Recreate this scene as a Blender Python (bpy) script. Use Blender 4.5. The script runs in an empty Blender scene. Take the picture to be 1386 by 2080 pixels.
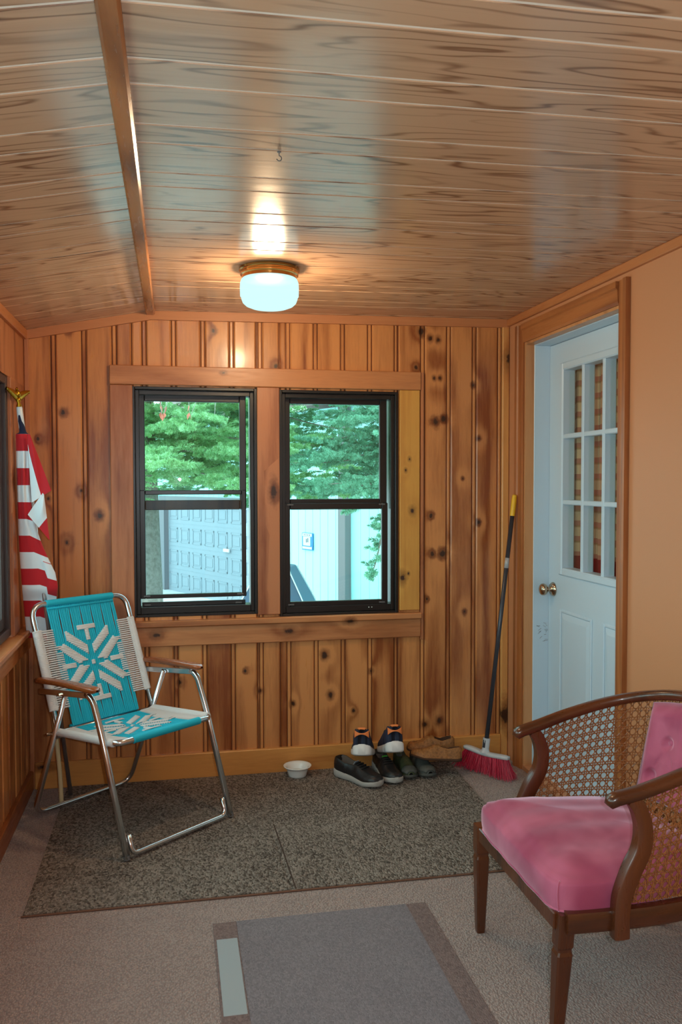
import bpy, math, random
import numpy as np
from mathutils import Vector, Matrix, Quaternion
random.seed(7); rng = np.random.default_rng(5)
SC = bpy.context.scene
COL = SC.collection
PI = math.pi

# ------------------------------------------------------------------ helpers
def tag(o, label=None, cat=None, group=None, kind=None):
    if label: o['label'] = label
    if cat: o['category'] = cat
    if group: o['group'] = group
    if kind: o['kind'] = kind
    return o

def empty(name, loc, rz=0.0, label=None, cat=None, group=None):
    o = bpy.data.objects.new(name, None)
    o.empty_display_size = 0.05
    COL.objects.link(o)
    o.location = loc
    o.rotation_euler = (0, 0, rz)
    return tag(o, label, cat, group)

def frame_from(d):
    d = Vector(d).normalized()
    up = Vector((0, 0, 1)) if abs(d.z) < 0.95 else Vector((1, 0, 0))
    a = d.cross(up).normalized()
    b = a.cross(d).normalized()
    return a, b

class MB:
    def __init__(self):
        self.v = []; self.f = []; self.m = []; self.uv = None
    def add(self, verts, faces, mi=0):
        b = len(self.v)
        self.v += [tuple(p) for p in verts]
        for f in faces:
            self.f.append(tuple(b + i for i in f)); self.m.append(mi)
        return self
    def box(self, x0, x1, y0, y1, z0, z1, mi=0, c=0.0):
        if c <= 0:
            vs = [(x, y, z) for x in (x0, x1) for y in (y0, y1) for z in (z0, z1)]
            fs = [(0, 1, 3, 2), (4, 6, 7, 5), (0, 4, 5, 1), (2, 3, 7, 6), (0, 2, 6, 4), (1, 5, 7, 3)]
            return self.add(vs, fs, mi)
        c = min(c, (x1-x0)*.45, (y1-y0)*.45, (z1-z0)*.45)
        vs = []; idx = {}
        for i, x in enumerate((x0, x1)):
            for j, y in enumerate((y0, y1)):
                for k, z in enumerate((z0, z1)):
                    sx = c if i == 0 else -c; sy = c if j == 0 else -c; sz = c if k == 0 else -c
                    idx[i, j, k, 0] = len(vs); vs.append((x, y+sy, z+sz))
                    idx[i, j, k, 1] = len(vs); vs.append((x+sx, y, z+sz))
                    idx[i, j, k, 2] = len(vs); vs.append((x+sx, y+sy, z))
        fs = []
        for i in (0, 1):
            q = [idx[i, 0, 0, 0], idx[i, 1, 0, 0], idx[i, 1, 1, 0], idx[i, 0, 1, 0]]
            fs.append(q if i else q[::-1])
            q = [idx[0, i, 0, 1], idx[0, i, 1, 1], idx[1, i, 1, 1], idx[1, i, 0, 1]]
            fs.append(q if i else q[::-1])
            q = [idx[0, 0, i, 2], idx[1, 0, i, 2], idx[1, 1, i, 2], idx[0, 1, i, 2]]
            fs.append(q if i else q[::-1])
        for i in (0, 1):
            for j in (0, 1):
                s = (i + j) % 2
                q = [idx[i, j, 0, 0], idx[i, j, 0, 1], idx[i, j, 1, 1], idx[i, j, 1, 0]]
                fs.append(q if s == 0 else q[::-1])
                q = [idx[i, 0, j, 0], idx[i, 1, j, 0], idx[i, 1, j, 2], idx[i, 0, j, 2]]
                fs.append(q if s == 0 else q[::-1])
                q = [idx[0, i, j, 1], idx[0, i, j, 2], idx[1, i, j, 2], idx[1, i, j, 1]]
                fs.append(q if s == 0 else q[::-1])
                for k in (0, 1):
                    q = [idx[i, j, k, 0], idx[i, j, k, 1], idx[i, j, k, 2]]
                    fs.append(q if (i+j+k) % 2 == 1 else q[::-1])
        return self.add(vs, fs, mi)
    def obox(self, c, ax, ay, az, mi=0):
        c = Vector(c); ax = Vector(ax); ay = Vector(ay); az = Vector(az)
        vs = [c + ax*i + ay*j + az*k for i in (-1, 1) for j in (-1, 1) for k in (-1, 1)]
        return self.add(vs, [(0, 1, 3, 2), (4, 6, 7, 5), (0, 4, 5, 1), (2, 3, 7, 6), (0, 2, 6, 4), (1, 5, 7, 3)], mi)
    def tube(self, pts, r, seg=10, mi=0, cap=True, closed=False, sx=1.0, sy=1.0, up=None, sq=1.0, phase=0.0):
        pts = [Vector(p) for p in pts]; n = len(pts)
        rs = r if isinstance(r, (list, tuple)) else [r]*n
        if n < 2: return self
        tang = []
        for i in range(n):
            if closed: d = pts[(i+1) % n]-pts[(i-1) % n]
            elif i == 0: d = pts[1]-pts[0]
            elif i == n-1: d = pts[-1]-pts[-2]
            else: d = (pts[i+1]-pts[i]).normalized()+(pts[i]-pts[i-1]).normalized()
            tang.append(d.normalized())
        if up is not None:
            u = Vector(up)
            a = tang[0].cross(u).normalized()
        else:
            a, _ = frame_from(tang[0])
        vs = []
        for i in range(n):
            t = tang[i]
            if up is not None: a = t.cross(Vector(up)).normalized()
            else: a = (a - t*a.dot(t)).normalized()
            b = a.cross(t).normalized()
            for k in range(seg):
                th = 2*PI*k/seg+phase
                cx = math.copysign(abs(math.cos(th))**sq, math.cos(th)); cy = math.copysign(abs(math.sin(th))**sq, math.sin(th))
                vs.append(pts[i] + a*(cx*rs[i]*sx) + b*(cy*rs[i]*sy))
        fs = []
        for i in range(n if closed else n-1):
            j = (i+1) % n
            for k in range(seg):
                k2 = (k+1) % seg
                fs.append((i*seg+k, i*seg+k2, j*seg+k2, j*seg+k))
        if cap and not closed:
            fs.append(tuple(range(seg))[::-1]); fs.append(tuple((n-1)*seg+k for k in range(seg)))
        return self.add(vs, fs, mi)
    def lathe(self, prof, c=(0, 0, 0), seg=40, mi=0, axis='z'):
        vs = []
        for r, z in prof:
            for k in range(seg):
                a = 2*PI*k/seg
                if axis == 'z': vs.append((c[0]+r*math.cos(a), c[1]+r*math.sin(a), c[2]+z))
                else: vs.append((c[0]+z, c[1]+r*math.cos(a), c[2]+r*math.sin(a)))
        fs = []
        for i in range(len(prof)-1):
            for k in range(seg):
                k2 = (k+1) % seg
                fs.append((i*seg+k, i*seg+k2, (i+1)*seg+k2, (i+1)*seg+k))
        return self.add(vs, fs, mi)
    def grid(self, fn, nu, nv, mi=0, wrap_u=False, flip=False):
        vs = []
        for j in range(nv+1):
            for i in range(nu if wrap_u else nu+1):
                vs.append(fn(i/nu, j/nv))
        w = nu if wrap_u else nu+1
        fs = []
        for j in range(nv):
            for i in range(nu):
                i2 = (i+1) % w
                q = (j*w+i, j*w+i2, (j+1)*w+i2, (j+1)*w+i)
                fs.append(q[::-1] if flip else q)
        return self.add(vs, fs, mi)
    def xform(self, M, start=0):
        M = Matrix(M)
        for i in range(start, len(self.v)): self.v[i] = tuple(M @ Vector(self.v[i]))
        return self
    def build(self, name, mats, parent=None, smooth=False, bevel=0.0, subsurf=0, auto=None, recalc=True):
        me = bpy.data.meshes.new(name)
        me.from_pydata(self.v, [], self.f)
        if not isinstance(mats, (list, tuple)): mats = [mats]
        for m in mats: me.materials.append(m)
        if len(mats) > 1: me.polygons.foreach_set('material_index', self.m)
        if recalc:
            import bmesh
            bm = bmesh.new(); bm.from_mesh(me)
            bmesh.ops.recalc_face_normals(bm, faces=bm.faces)
            bm.to_mesh(me); bm.free()
        if smooth or auto:
            me.polygons.foreach_set('use_smooth', [True]*len(me.polygons))
        if auto:
            try: me.set_sharp_from_angle(angle=math.radians(auto))
            except Exception: pass
        me.update()
        o = bpy.data.objects.new(name, me)
        COL.objects.link(o)
        if parent: o.parent = parent
        if bevel > 0:
            b = o.modifiers.new('bevel', 'BEVEL'); b.width = bevel; b.segments = 2; b.limit_method = 'ANGLE'
        if subsurf:
            s = o.modifiers.new('sub', 'SUBSURF'); s.levels = subsurf; s.render_levels = subsurf
        return o

def struct(name, mb, mats, parent=None, **k):
    o = mb.build(name, mats, parent, **k)
    if parent is None: o['kind'] = 'structure'
    return o

def arc_path(corners, rad, n=6):
    """polyline with rounded corners"""
    P = [Vector(p) for p in corners]; out = [P[0]]
    for i in range(1, len(P)-1):
        a = (P[i-1]-P[i]); b = (P[i+1]-P[i])
        r = min(rad, a.length*.49, b.length*.49)
        p0 = P[i]+a.normalized()*r; p1 = P[i]+b.normalized()*r
        for k in range(n+1):
            t = k/n
            out.append(p0*(1-t)**2 + P[i]*2*t*(1-t) + p1*t*t)
    out.append(P[-1])
    return out

def catmull(P, n=8):
    P = [Vector(p) for p in P]; out = []
    for i in range(len(P)-1):
        p0 = P[max(i-1, 0)]; p1 = P[i]; p2 = P[i+1]; p3 = P[min(i+2, len(P)-1)]
        for k in range(n):
            t = k/n
            out.append(0.5*((2*p1)+(p2-p0)*t+(2*p0-5*p1+4*p2-p3)*t*t+(3*p1-p0-3*p2+p3)*t**3))
    out.append(P[-1]); return out

def lerp(a, b, t): return a+(b-a)*t
def sstep(a, b, x):
    t = min(1, max(0, (x-a)/(b-a))); return t*t*(3-2*t)
def interp(x, xs, ys):
    return float(np.interp(x, xs, ys))

# ------------------------------------------------------------------ materials
def srgb(r, g, b):
    f = lambda c: (c/255/12.92) if c/255 <= .04045 else ((c/255+.055)/1.055)**2.4
    return (f(r), f(g), f(b), 1.0)

class Mat:
    def __init__(self, name):
        self.m = bpy.data.materials.new(name); self.m.use_nodes = True
        self.nt = self.m.node_tree; self.nt.nodes.clear()
        self.out = self.nt.nodes.new('ShaderNodeOutputMaterial')
    def n(self, typ, props=None, **inp):
        nd = self.nt.nodes.new('ShaderNode'+typ)
        for k, v in (props or {}).items(): setattr(nd, k, v)
        for k, v in inp.items():
            key = int(k[1:]) if k[0] == 'i' and k[1:].isdigit() else k.replace('_', ' ')
            self.set(nd, key, v)
        return nd
    def set(self, nd, key, v):
        s = nd.inputs[key]
        if hasattr(v, 'bl_idname') and not hasattr(v, 'is_output'): v = v.outputs[0]
        if hasattr(v, 'is_output'): self.nt.links.new(v, s)
        else: s.default_value = v
    def math(self, op, a, b=0.0, c=0.0, clamp=False):
        return self.n('Math', dict(operation=op, use_clamp=clamp), i0=a, i1=b, i2=c).outputs[0]
    def vmath(self, op, a, b=(0, 0, 0)):
        nd = self.n('VectorMath', dict(operation=op), i0=a, i1=b)
        return nd.outputs[1] if op in ('DISTANCE', 'LENGTH') else nd.outputs[0]
    def mix(self, fac, a, b, blend='MIX'):
        nd = self.nt.nodes.new('ShaderNodeMix'); nd.data_type = 'RGBA'; nd.blend_type = blend; nd.clamp_factor = True
        self.set(nd, 0, fac); self.set(nd, 6, a); self.set(nd, 7, b)
        return nd.outputs[2]
    def noise(self, vec, scale=5, detail=2, rough=.5, dist=0.0):
        nd = self.n('TexNoise', None, Vector=vec, Scale=scale, Detail=detail, Roughness=rough, Distortion=dist)
        return nd.outputs[0]
    def ramp(self, fac, stops):
        nd = self.nt.nodes.new('ShaderNodeValToRGB'); el = nd.color_ramp.elements
        while len(el) < len(stops): el.new(0.5)
        for e, (p, c) in zip(el, stops): e.position = p; e.color = c if len(c) == 4 else (*c, 1)
        self.set(nd, 0, fac); return nd.outputs[0]
    def range(self, v, a, b, c=0.0, d=1.0):
        return self.n('MapRange', dict(clamp=True), i0=v, i1=a, i2=b, i3=c, i4=d).outputs[0]
    def obj(self): return self.n('TexCoord').outputs['Object']
    def island(self): return self.n('NewGeometry').outputs['Random Per Island']
    def bump(self, h, strength=.2, dist=.01):
        return self.n('Bump', None, Strength=strength, Distance=dist, Height=h).outputs[0]
    def principled(self, color, rough=.5, metal=0.0, spec=.5, normal=None, **kw):
        p = self.nt.nodes.new('ShaderNodeBsdfPrincipled')
        self.set(p, 'Base Color', color); self.set(p, 'Roughness', rough); self.set(p, 'Metallic', metal)
        self.set(p, 'Specular IOR Level', spec)
        if normal is not None: self.set(p, 'Normal', normal)
        for k, v in kw.items(): self.set(p, k.replace('_', ' '), v)
        self.nt.links.new(p.outputs[0], self.out.inputs[0]); return p

def simple(name, col, rough=.5, metal=0.0, spec=.5, bump=0.0, bscale=200, var=0.0, **kw):
    M = Mat(name); c = col; nrm = None
    if bump or var:
        h = M.noise(M.obj(), bscale, 3, .6)
        if bump: nrm = M.bump(h, bump, .004)
        if var:
            c = M.mix(M.range(h, .3, .7), tuple(x*(1-var) for x in col[:3])+(1,), tuple(min(1, x*(1+var)) for x in col[:3])+(1,))
    M.principled(c, rough, metal, spec, nrm, **kw)
    return M.m

def pine(name, axis, light, dark, knotcol=(.045, .017, .008, 1), knots=(), rough=.32, spec=.5, ringfreq=34, contrast=.85, islandvar=.35, knotmask=None, autoknots=0.0, coat=0.0):
    M = Mat(name)
    P = M.obj(); r = M.island()
    sc = {'x': (.1, 1, 1), 'y': (1, .1, 1), 'z': (1, 1, .1)}[axis]
    off = M.n('CombineXYZ', None, X=M.math('MULTIPLY', r, 31.7), Y=M.math('MULTIPLY', r, 17.3), Z=M.math('MULTIPLY', r, 53.1)).outputs[0]
    Q = M.vmath('ADD', M.vmath('MULTIPLY', P, sc), off)
    low = M.noise(Q, 3.2, 1.5, .45, .15)
    arg = M.math('MULTIPLY', low, ringfreq)
    kd = None
    mask = knotmask or (1, 1, 1)
    for k in knots:
        (kx, ky, kz), kr = k[:3], k[3]
        d = M.vmath('DISTANCE', M.vmath('MULTIPLY', P, mask), tuple(a*b for a, b in zip((kx, ky, kz), mask)))
        d = M.math('DIVIDE', d, kr)
        kd = d if kd is None else M.math('MINIMUM', kd, d)
    if autoknots:
        ks = {'x': (2.6, 7, 7), 'y': (7, 2.6, 7), 'z': (7, 7, 2.6)}[axis]
        vo = M.n('TexVoronoi', dict(voronoi_dimensions='3D'), Vector=M.vmath('ADD', M.vmath('MULTIPLY', P, ks), off), Scale=1.0)
        sep = M.n('SeparateColor', None, Color=vo.outputs['Color']).outputs[0]
        d = M.math('DIVIDE', vo.outputs['Distance'], M.math('MULTIPLY_ADD', M.math('GREATER_THAN', sep, 1-autoknots), .10, .002))
        d = M.math('MINIMUM', d, 50)
        kd = d if kd is None else M.math('MINIMUM', kd, d)
    if kd is not None:
        wob = M.math('ADD', M.math('MULTIPLY', M.math('SUBTRACT', M.noise(P, 60, 2), .5), 1.1), M.math('MULTIPLY', M.math('SUBTRACT', M.noise(P, 9, 1), .35), 1.6))
        kd = M.math('ADD', kd, wob)
        arg = M.math('ADD', arg, M.math('MULTIPLY', M.math('POWER', 2.718, M.math('MULTIPLY', kd, -.42)), 9.0))
    ring = M.math('SINE', arg)
    ring = M.math('POWER', M.math('MULTIPLY_ADD', ring, .5, .5), 2.2)
    fine = M.noise(M.vmath('ADD', M.vmath('MULTIPLY', P, tuple(s if s < 1 else 1 for s in sc)), off), 95, 3, .6)
    big = M.noise(Q, 9, 2, .5)
    fac = M.math('MULTIPLY', ring, contrast)
    fac = M.math('ADD', fac, M.math('MULTIPLY', M.math('SUBTRACT', fine, .5), .7))
    fac = M.math('ADD', fac, M.math('MULTIPLY', M.math('SUBTRACT', big, .5), .8))
    strk = M.range(M.noise(M.vmath('MULTIPLY', Q, tuple(22 if q == 1 else 14 for q in sc)), 1.0, 2, .5), .56, .74, 0, .55)
    fac = M.math('ADD', fac, strk)
    fac = M.math('ADD', fac, M.math('MULTIPLY', M.math('SUBTRACT', r, .5), islandvar), clamp=True)
    col = M.mix(fac, light, dark)
    if kd is not None:
        halo = M.range(kd, 1.0, 2.6, .75, 0)
        col = M.mix(halo, col, tuple(c*.42 for c in dark[:3])+(1,))
        core = M.range(kd, .75, 1.1, 1, 0)
        col = M.mix(core, col, knotcol)
    nrm = M.bump(fine, .08, .002)
    M.principled(col, M.range(fine, .2, .8, rough-.05, rough+.1), 0, spec, nrm, Coat_Weight=coat, Coat_Roughness=.12)
    return M.m
# ------------------------------------------------------------------ camera
F_PX, YAW, PITCH, ROLL, CAMH = 1720.39, .1953, -.0356, -.0018, 1.404
def cam_ray(a, b):
    c, s = math.cos(-ROLL), math.sin(-ROLL); a, b = c*a-s*b, s*a+c*b
    y, z = 1.0, -b
    c, s = math.cos(PITCH), math.sin(PITCH); y, z = c*y-s*z, s*y+c*z
    c, s = math.cos(YAW), math.sin(YAW)
    return Vector((c*a+s*y, -s*a+c*y, z))
fw = cam_ray(0, 0).normalized(); rt = (cam_ray(1, 0)-cam_ray(0, 0)).normalized(); upv = rt.cross(fw)
cd = bpy.data.cameras.new('camera'); cam = bpy.data.objects.new('camera', cd); COL.objects.link(cam)
cd.sensor_fit = 'HORIZONTAL'; cd.sensor_width = 36.0; cd.lens = 36.0*F_PX/1386; cd.clip_start = .02; cd.clip_end = 400
cam.matrix_world = Matrix(((rt.x, upv.x, -fw.x, 0), (rt.y, upv.y, -fw.y, 0), (rt.z, upv.z, -fw.z, CAMH), (0, 0, 0, 1)))
SC.camera = cam

# ------------------------------------------------------------------ shared materials
PL, PD = srgb(210, 142, 84), srgb(140, 74, 33)
D = 4.038; R = 1.66; L = -.655; YF = -2.2; XG = -.0975
wk = []   # knots on the boarded back wall, at their places
for x, z, r in ((1.25, 2.11, .011), (1.29, 2.105, .011), (1.205, 2.14, .013), (1.27, 1.915, .008), (1.30, 1.915, .008),
                (1.275, 1.70, .016), (1.318, 1.715, .012), (1.255, 1.235, .010), (1.262, 1.045, .012), (1.315, 1.045, .016), (1.235, .82, .008),
                (1.505, 1.62, .009), (1.475, 1.885, .010), (1.505, 1.20, .009), (1.43, .75, .010), (1.225, .19, .013), (1.30, .205, .014),
                (1.175, 1.965, .010), (.485, 1.955, .010), (.19, 2.115, .011), (-.465, 2.095, .011), (-.49, 1.72, .011), (-.415, 1.365, .011),
                (-.48, 1.13, .012), (-.335, 1.25, .014), (-.60, 1.60, .008), (-.56, 1.33, .009), (.715, .56, .013), (.745, .36, .012),
                (.40, .40, .008), (.95, .47, .009), (.33, .50, .008), (.56, .33, .008), (.86, .28, .008), (.02, .46, .009), (1.42, 1.42, .007)):
    wk.append((x, D, z, r))
M_wall = pine('pine_boards', 'z', PL, PD, knots=wk, knotmask=(1, 0, .8), rough=.3, ringfreq=36, contrast=.72, islandvar=.6, coat=.25)
M_sidewall = pine('pine_boards_side', 'z', PL, PD, rough=.3, ringfreq=28, contrast=.6, islandvar=.5, autoknots=.25, coat=.25)
M_trimx = pine('pine_trim_across', 'x', srgb(196, 132, 84), srgb(146, 84, 46), knots=[(.545, D, .685, .014), (-.08, D, .69, .011), (.235, D, 1.915, .006), (.84, D, .725, .012)],
               knotmask=(.6, 0, 1), rough=.35, ringfreq=36, contrast=.6, islandvar=.3)
M_trimz = pine('pine_trim_upright', 'z', srgb(190, 124, 82), srgb(140, 78, 46), rough=.38, ringfreq=30, contrast=.6, autoknots=.3, islandvar=.3)
M_raw = pine('pale_pine_board', 'z', srgb(214, 158, 74), srgb(190, 128, 56), knots=[(1.14, D, 1.515, .007), (1.155, D, 1.26, .013), (1.135, D, .95, .006), (1.105, D, .93, .016), (1.12, D, 1.46, .006)],
               knotmask=(1, 0, .7), rough=.5, ringfreq=16, contrast=.3, islandvar=.1)
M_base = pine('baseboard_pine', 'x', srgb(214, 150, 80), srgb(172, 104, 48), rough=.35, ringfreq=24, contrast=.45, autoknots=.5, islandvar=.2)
M_crown = pine('crown_wood', 'x', srgb(196, 130, 84), srgb(176, 108, 66), rough=.4, ringfreq=20, contrast=.35, islandvar=.1)
M_crowny = pine('crown_wood_side', 'y', srgb(192, 122, 72), srgb(162, 92, 50), rough=.4, ringfreq=20, contrast=.4, islandvar=.1)
M_oak = pine('oak_casing', 'z', srgb(176, 108, 58), srgb(134, 74, 38), rough=.4, ringfreq=60, contrast=.6, islandvar=.15)
M_oaky = pine('oak_casing_across', 'y', srgb(176, 108, 58), srgb(134, 74, 38), rough=.4, ringfreq=60, contrast=.6, islandvar=.15)
M_ridge = pine('ridge_strip_wood', 'y', srgb(190, 124, 74), srgb(132, 78, 42), rough=.22, ringfreq=55, contrast=.8, islandvar=.1)
M_black = simple('black_bronze_aluminium', (.012, .011, .011, 1), .32, 0, .5)
M_darkbrown = simple('dark_brown_frame', (.05, .032, .03, 1), .4)
M_groove = simple('groove_backing_wood', srgb(120, 66, 32), .6)  # darker wood of the solid backing, visible between the boards
M_peach = simple('peach_wall_paint', srgb(200, 138, 96), .55, bump=.06, bscale=160)
M_white = simple('white_door_paint', srgb(198, 218, 232), .35)
M_brass = simple('aged_brass', srgb(196, 142, 78), .22, 1.0)
M_chrome = simple('polished_aluminium', (.72, .75, .78, 1), .2, 1.0)
M_nickel = simple('satin_nickel', srgb(190, 170, 146), .18, 1.0)

def glass_mat(name, tint=(1, 1, 1, 1), refl=1.0):
    M = Mat(name)
    tr = M.n('BsdfTransparent', None, Color=tint)
    gl = M.n('BsdfGlossy', None, Roughness=.0, Color=(1, 1, 1, 1))
    fr = M.n('Fresnel', None, IOR=1.5)
    front = M.math('SUBTRACT', 1.0, M.n('NewGeometry').outputs['Backfacing'])
    mx = M.n('MixShader', None, i0=M.math('MULTIPLY', M.math('MULTIPLY', fr.outputs[0], refl), front, clamp=True), i1=tr, i2=gl)
    M.nt.links.new(mx.outputs[0], M.out.inputs[0]); return M.m
M_glass = glass_mat('window_glass', (.95, .99, .97, 1), 1.0)
M_glass2 = glass_mat('storm_glass', (.84, .92, .94, 1), 1.7)

# ------------------------------------------------------------------ ceiling
def zc(x):
    return lerp(2.192, 2.214, (x-XG)/(R-XG)) if x >= XG else lerp(2.192, 2.084, (XG-x)/(XG-L))
MC = Mat('wood_grain_ceiling_panel')
P = MC.obj(); r = MC.island()
off = MC.n('CombineXYZ', None, X=MC.math('MULTIPLY', r, 41.0), Y=MC.math('MULTIPLY', r, 13.0), Z=MC.math('MULTIPLY', r, 29.0)).outputs[0]
Q = MC.vmath('ADD', MC.vmath('MULTIPLY', P, (.75, 6.0, 0)), off)
low = MC.noise(Q, 1.5, 2.2, .5, .25)
ring = MC.math('SINE', MC.math('MULTIPLY', low, 66))
line = MC.math('POWER', MC.math('MULTIPLY_ADD', ring, .5, .5), 7)
amp = MC.range(MC.noise(MC.vmath('ADD', MC.vmath('MULTIPLY', P, (1.2, 5, 0)), off), 1.6, 2), .36, .58, .32, 1)
fine = MC.noise(MC.vmath('ADD', MC.vmath('MULTIPLY', P, (3.2, 85, 0)), off), 1.0, 3, .6)
fac = MC.math('ADD', MC.math('MULTIPLY', line, MC.math('MULTIPLY', amp, .75)), MC.math('MULTIPLY', MC.math('SUBTRACT', fine, .45), .42))
fac = MC.math('ADD', fac, MC.math('MULTIPLY', MC.math('SUBTRACT', r, .5), .14), clamp=True)
ccol = MC.mix(fac, srgb(198, 158, 126), srgb(98, 58, 36))
nz = MC.bump(MC.noise(MC.vmath('MULTIPLY', P, (2.2, 9, 1)), 1.0, 2), .06, .02)
MC.principled(ccol, .2, 0, .55, nz)
M_ceil = MC.m
M_seam = simple('pale_ceiling_seam', srgb(240, 228, 212), .35)

mb = MB()
seams = []
k = -14
while True:
    yc = 1.70+.2935*k
    if yc > D+.1: break
    seams += [yc-.052, yc+.052]; k += 1
seams = [YF-.1]+[s for s in seams if YF < s < D-.01]+[D+.02]
def ceil_strip(mb, y0, y1, dz, mi, th=.03):
    for xa, xb in ((L-.12, XG), (XG, R+.12)):
        za, zb = zc(xa)+dz, zc(xb)+dz
        if xa < L: za = zc(L)+dz-(.12)*.19
        vs = [(xa, y0, za), (xb, y0, zb), (xb, y1, zb), (xa, y1, za), (xa, y0, za+th), (xb, y0, zb+th), (xb, y1, zb+th), (xa, y1, za+th)]
        mb.add(vs, [(0, 3, 2, 1), (4, 5, 6, 7), (0, 1, 5, 4), (1, 2, 6, 5), (2, 3, 7, 6), (3, 0, 4, 7)], mi)
for a, b in zip(seams[:-1], seams[1:]):
    ceil_strip(mb, a+.0055, b-.0055, 0, 0)
ceil_strip(mb, YF-.1, D+.02, .0025, 1, .05)
ceil = struct('ceiling', mb, [M_ceil, M_seam])
mb = MB()
mb.box(XG-.021, XG+.021, YF, D-.002, 2.172, 2.192, c=.006)
struct('trim_1', mb, M_ridge)

# ------------------------------------------------------------------ floor
MF = Mat('beige_carpet')
P = MF.obj()
c1 = MF.noise(P, 9, 3, .6); c2 = MF.noise(P, 420, 2, .7)
vo = MF.n('TexVoronoi', None, Vector=MF.vmath('MULTIPLY', P, (1.0, .7, 1)), Scale=170)
v1 = MF.range(vo.outputs['Distance'], .1, .8)
fc = MF.math('ADD', MF.math('MULTIPLY', v1, .75), MF.math('MULTIPLY', MF.math('SUBTRACT', c2, .5), .5))
fc = MF.math('ADD', fc, MF.math('MULTIPLY', MF.math('SUBTRACT', c1, .5), .35), clamp=True)
col = MF.mix(fc, srgb(188, 166, 158), srgb(126, 107, 103))
MF.principled(col, .95, 0, .1, MF.bump(MF.math('ADD', v1, MF.math('MULTIPLY', c2, .5)), .9, .006), Sheen_Weight=.3)
M_carpet = MF.m
mb = MB(); mb.box(L-.1, R+.13, YF-.1, D+.1, -.15, 0)
struct('floor', mb, M_carpet)

# ------------------------------------------------------------------ back wall: vertical boards with narrow strips
O1 = (-.184, .390, .777, 1.845); O2 = (.500, 1.083, .760, 1.842)   # the two window openings
def vboards(mb, spans, y_front, depth, zf, axis='y'):
    pass
cuts = []
x0 = -.53
edges = [L-.02]
for kk in range(-1, 18):
    xc = x0+.134*kk
    edges += [xc-.0095, xc+.0095]
edges = sorted(e for e in edges if L-.03 < e < R+.02)+[R+.02]
mb = MB()
def wall_piece(a, b, z0, z1, narrow):
    yf = D+(.0035 if narrow else 0)
    g = .0022; c = .006 if not narrow else .003
    a += g; b -= g
    if b-a < .004: return
    c = min(c, (b-a)*.3)
    sec = [(a, D+.03), (a, yf+c), (a+c, yf), (b-c, yf), (b, yf+c), (b, D+.03)]
    vs = [(x, y, z0) for x, y in sec]+[(x, y, z1) for x, y in sec]
    n = len(sec)
    fs = [(i, (i+1) % n, n+(i+1) % n, n+i) for i in range(n)]+[tuple(range(n))[::-1], tuple(range(n, 2*n))]
    mb.add(vs, fs, 0)
for a, b in zip(edges[:-1], edges[1:]):
    narrow = (b-a) < .03
    za, zb = 0.0, max(zc(a), zc(b))+.02
    # split the strip at openings
    segs = []
    pts = sorted(set([a, b]+[p for p in (O1[0], O1[1], O2[0], O2[1]) if a < p < b]))
    for p, q in zip(pts[:-1], pts[1:]):
        m = (p+q)/2; blk = None
        for o in (O1, O2):
            if o[0] < m < o[1]: blk = o
        if blk: segs += [(p, q, za, blk[2]), (p, q, blk[3], zb)]
        else: segs += [(p, q, za, zb)]
    if len(pts) > 2 or any(s[2] > 0 for s in segs):
        for s in segs: wall_piece(*s, narrow)
    else: wall_piece(a, b, za, zb, narrow)
# solid backing with the two openings
for x0_, x1_, z0_, z1_ in ((L-.12, O1[0], 0, 2.25), (O1[1], O2[0], 0, 2.25), (O2[1], R+.13, 0, 2.25), (O1[0], O1[1], 0, O1[2]), (O1[0], O1[1], O1[3], 2.25), (O2[0], O2[1], 0, O2[2]), (O2[0], O2[1], O2[3], 2.25)):
    mb.box(x0_, x1_, D+.012, D+.11, z0_-.1 if z0_ == 0 else z0_, z1_, 1)
struct('wall_back', mb, [M_wall, M_groove])
# header, casings, stool and apron round the windows
mb = MB(); mb.box(-.283, 1.197, D-.02, D+.01, 1.853, 1.941, c=.003); struct('trim_2', mb, M_trimx)
mb = MB(); mb.box(-.283, -.182, D-.016, D+.01, .755, 1.852, c=.003); struct('trim_3', mb, M_trimz)
mb = MB(); mb.box(.392, .498, D-.016, D+.01, .770, 1.852, c=.003); struct('trim_4', mb, M_trimz)
mb = MB(); mb.box(1.092, 1.192, D-.016, D+.01, .770, 1.852, c=.002); struct('trim_5', mb, M_raw)
mb = MB(); mb.box(1.198, 1.214, D-.012, D+.01, .62, 1.941, c=.002); struct('trim_6', mb, M_trimz)
mb = MB(); mb.box(-.285, 1.20, D-.034, D+.03, .728, .757, c=.004); struct('trim_7', mb, M_trimx)
mb = MB(); mb.box(-.283, 1.197, D-.018, D+.01, .636, .727, c=.003); struct('trim_8', mb, M_trimx)
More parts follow.
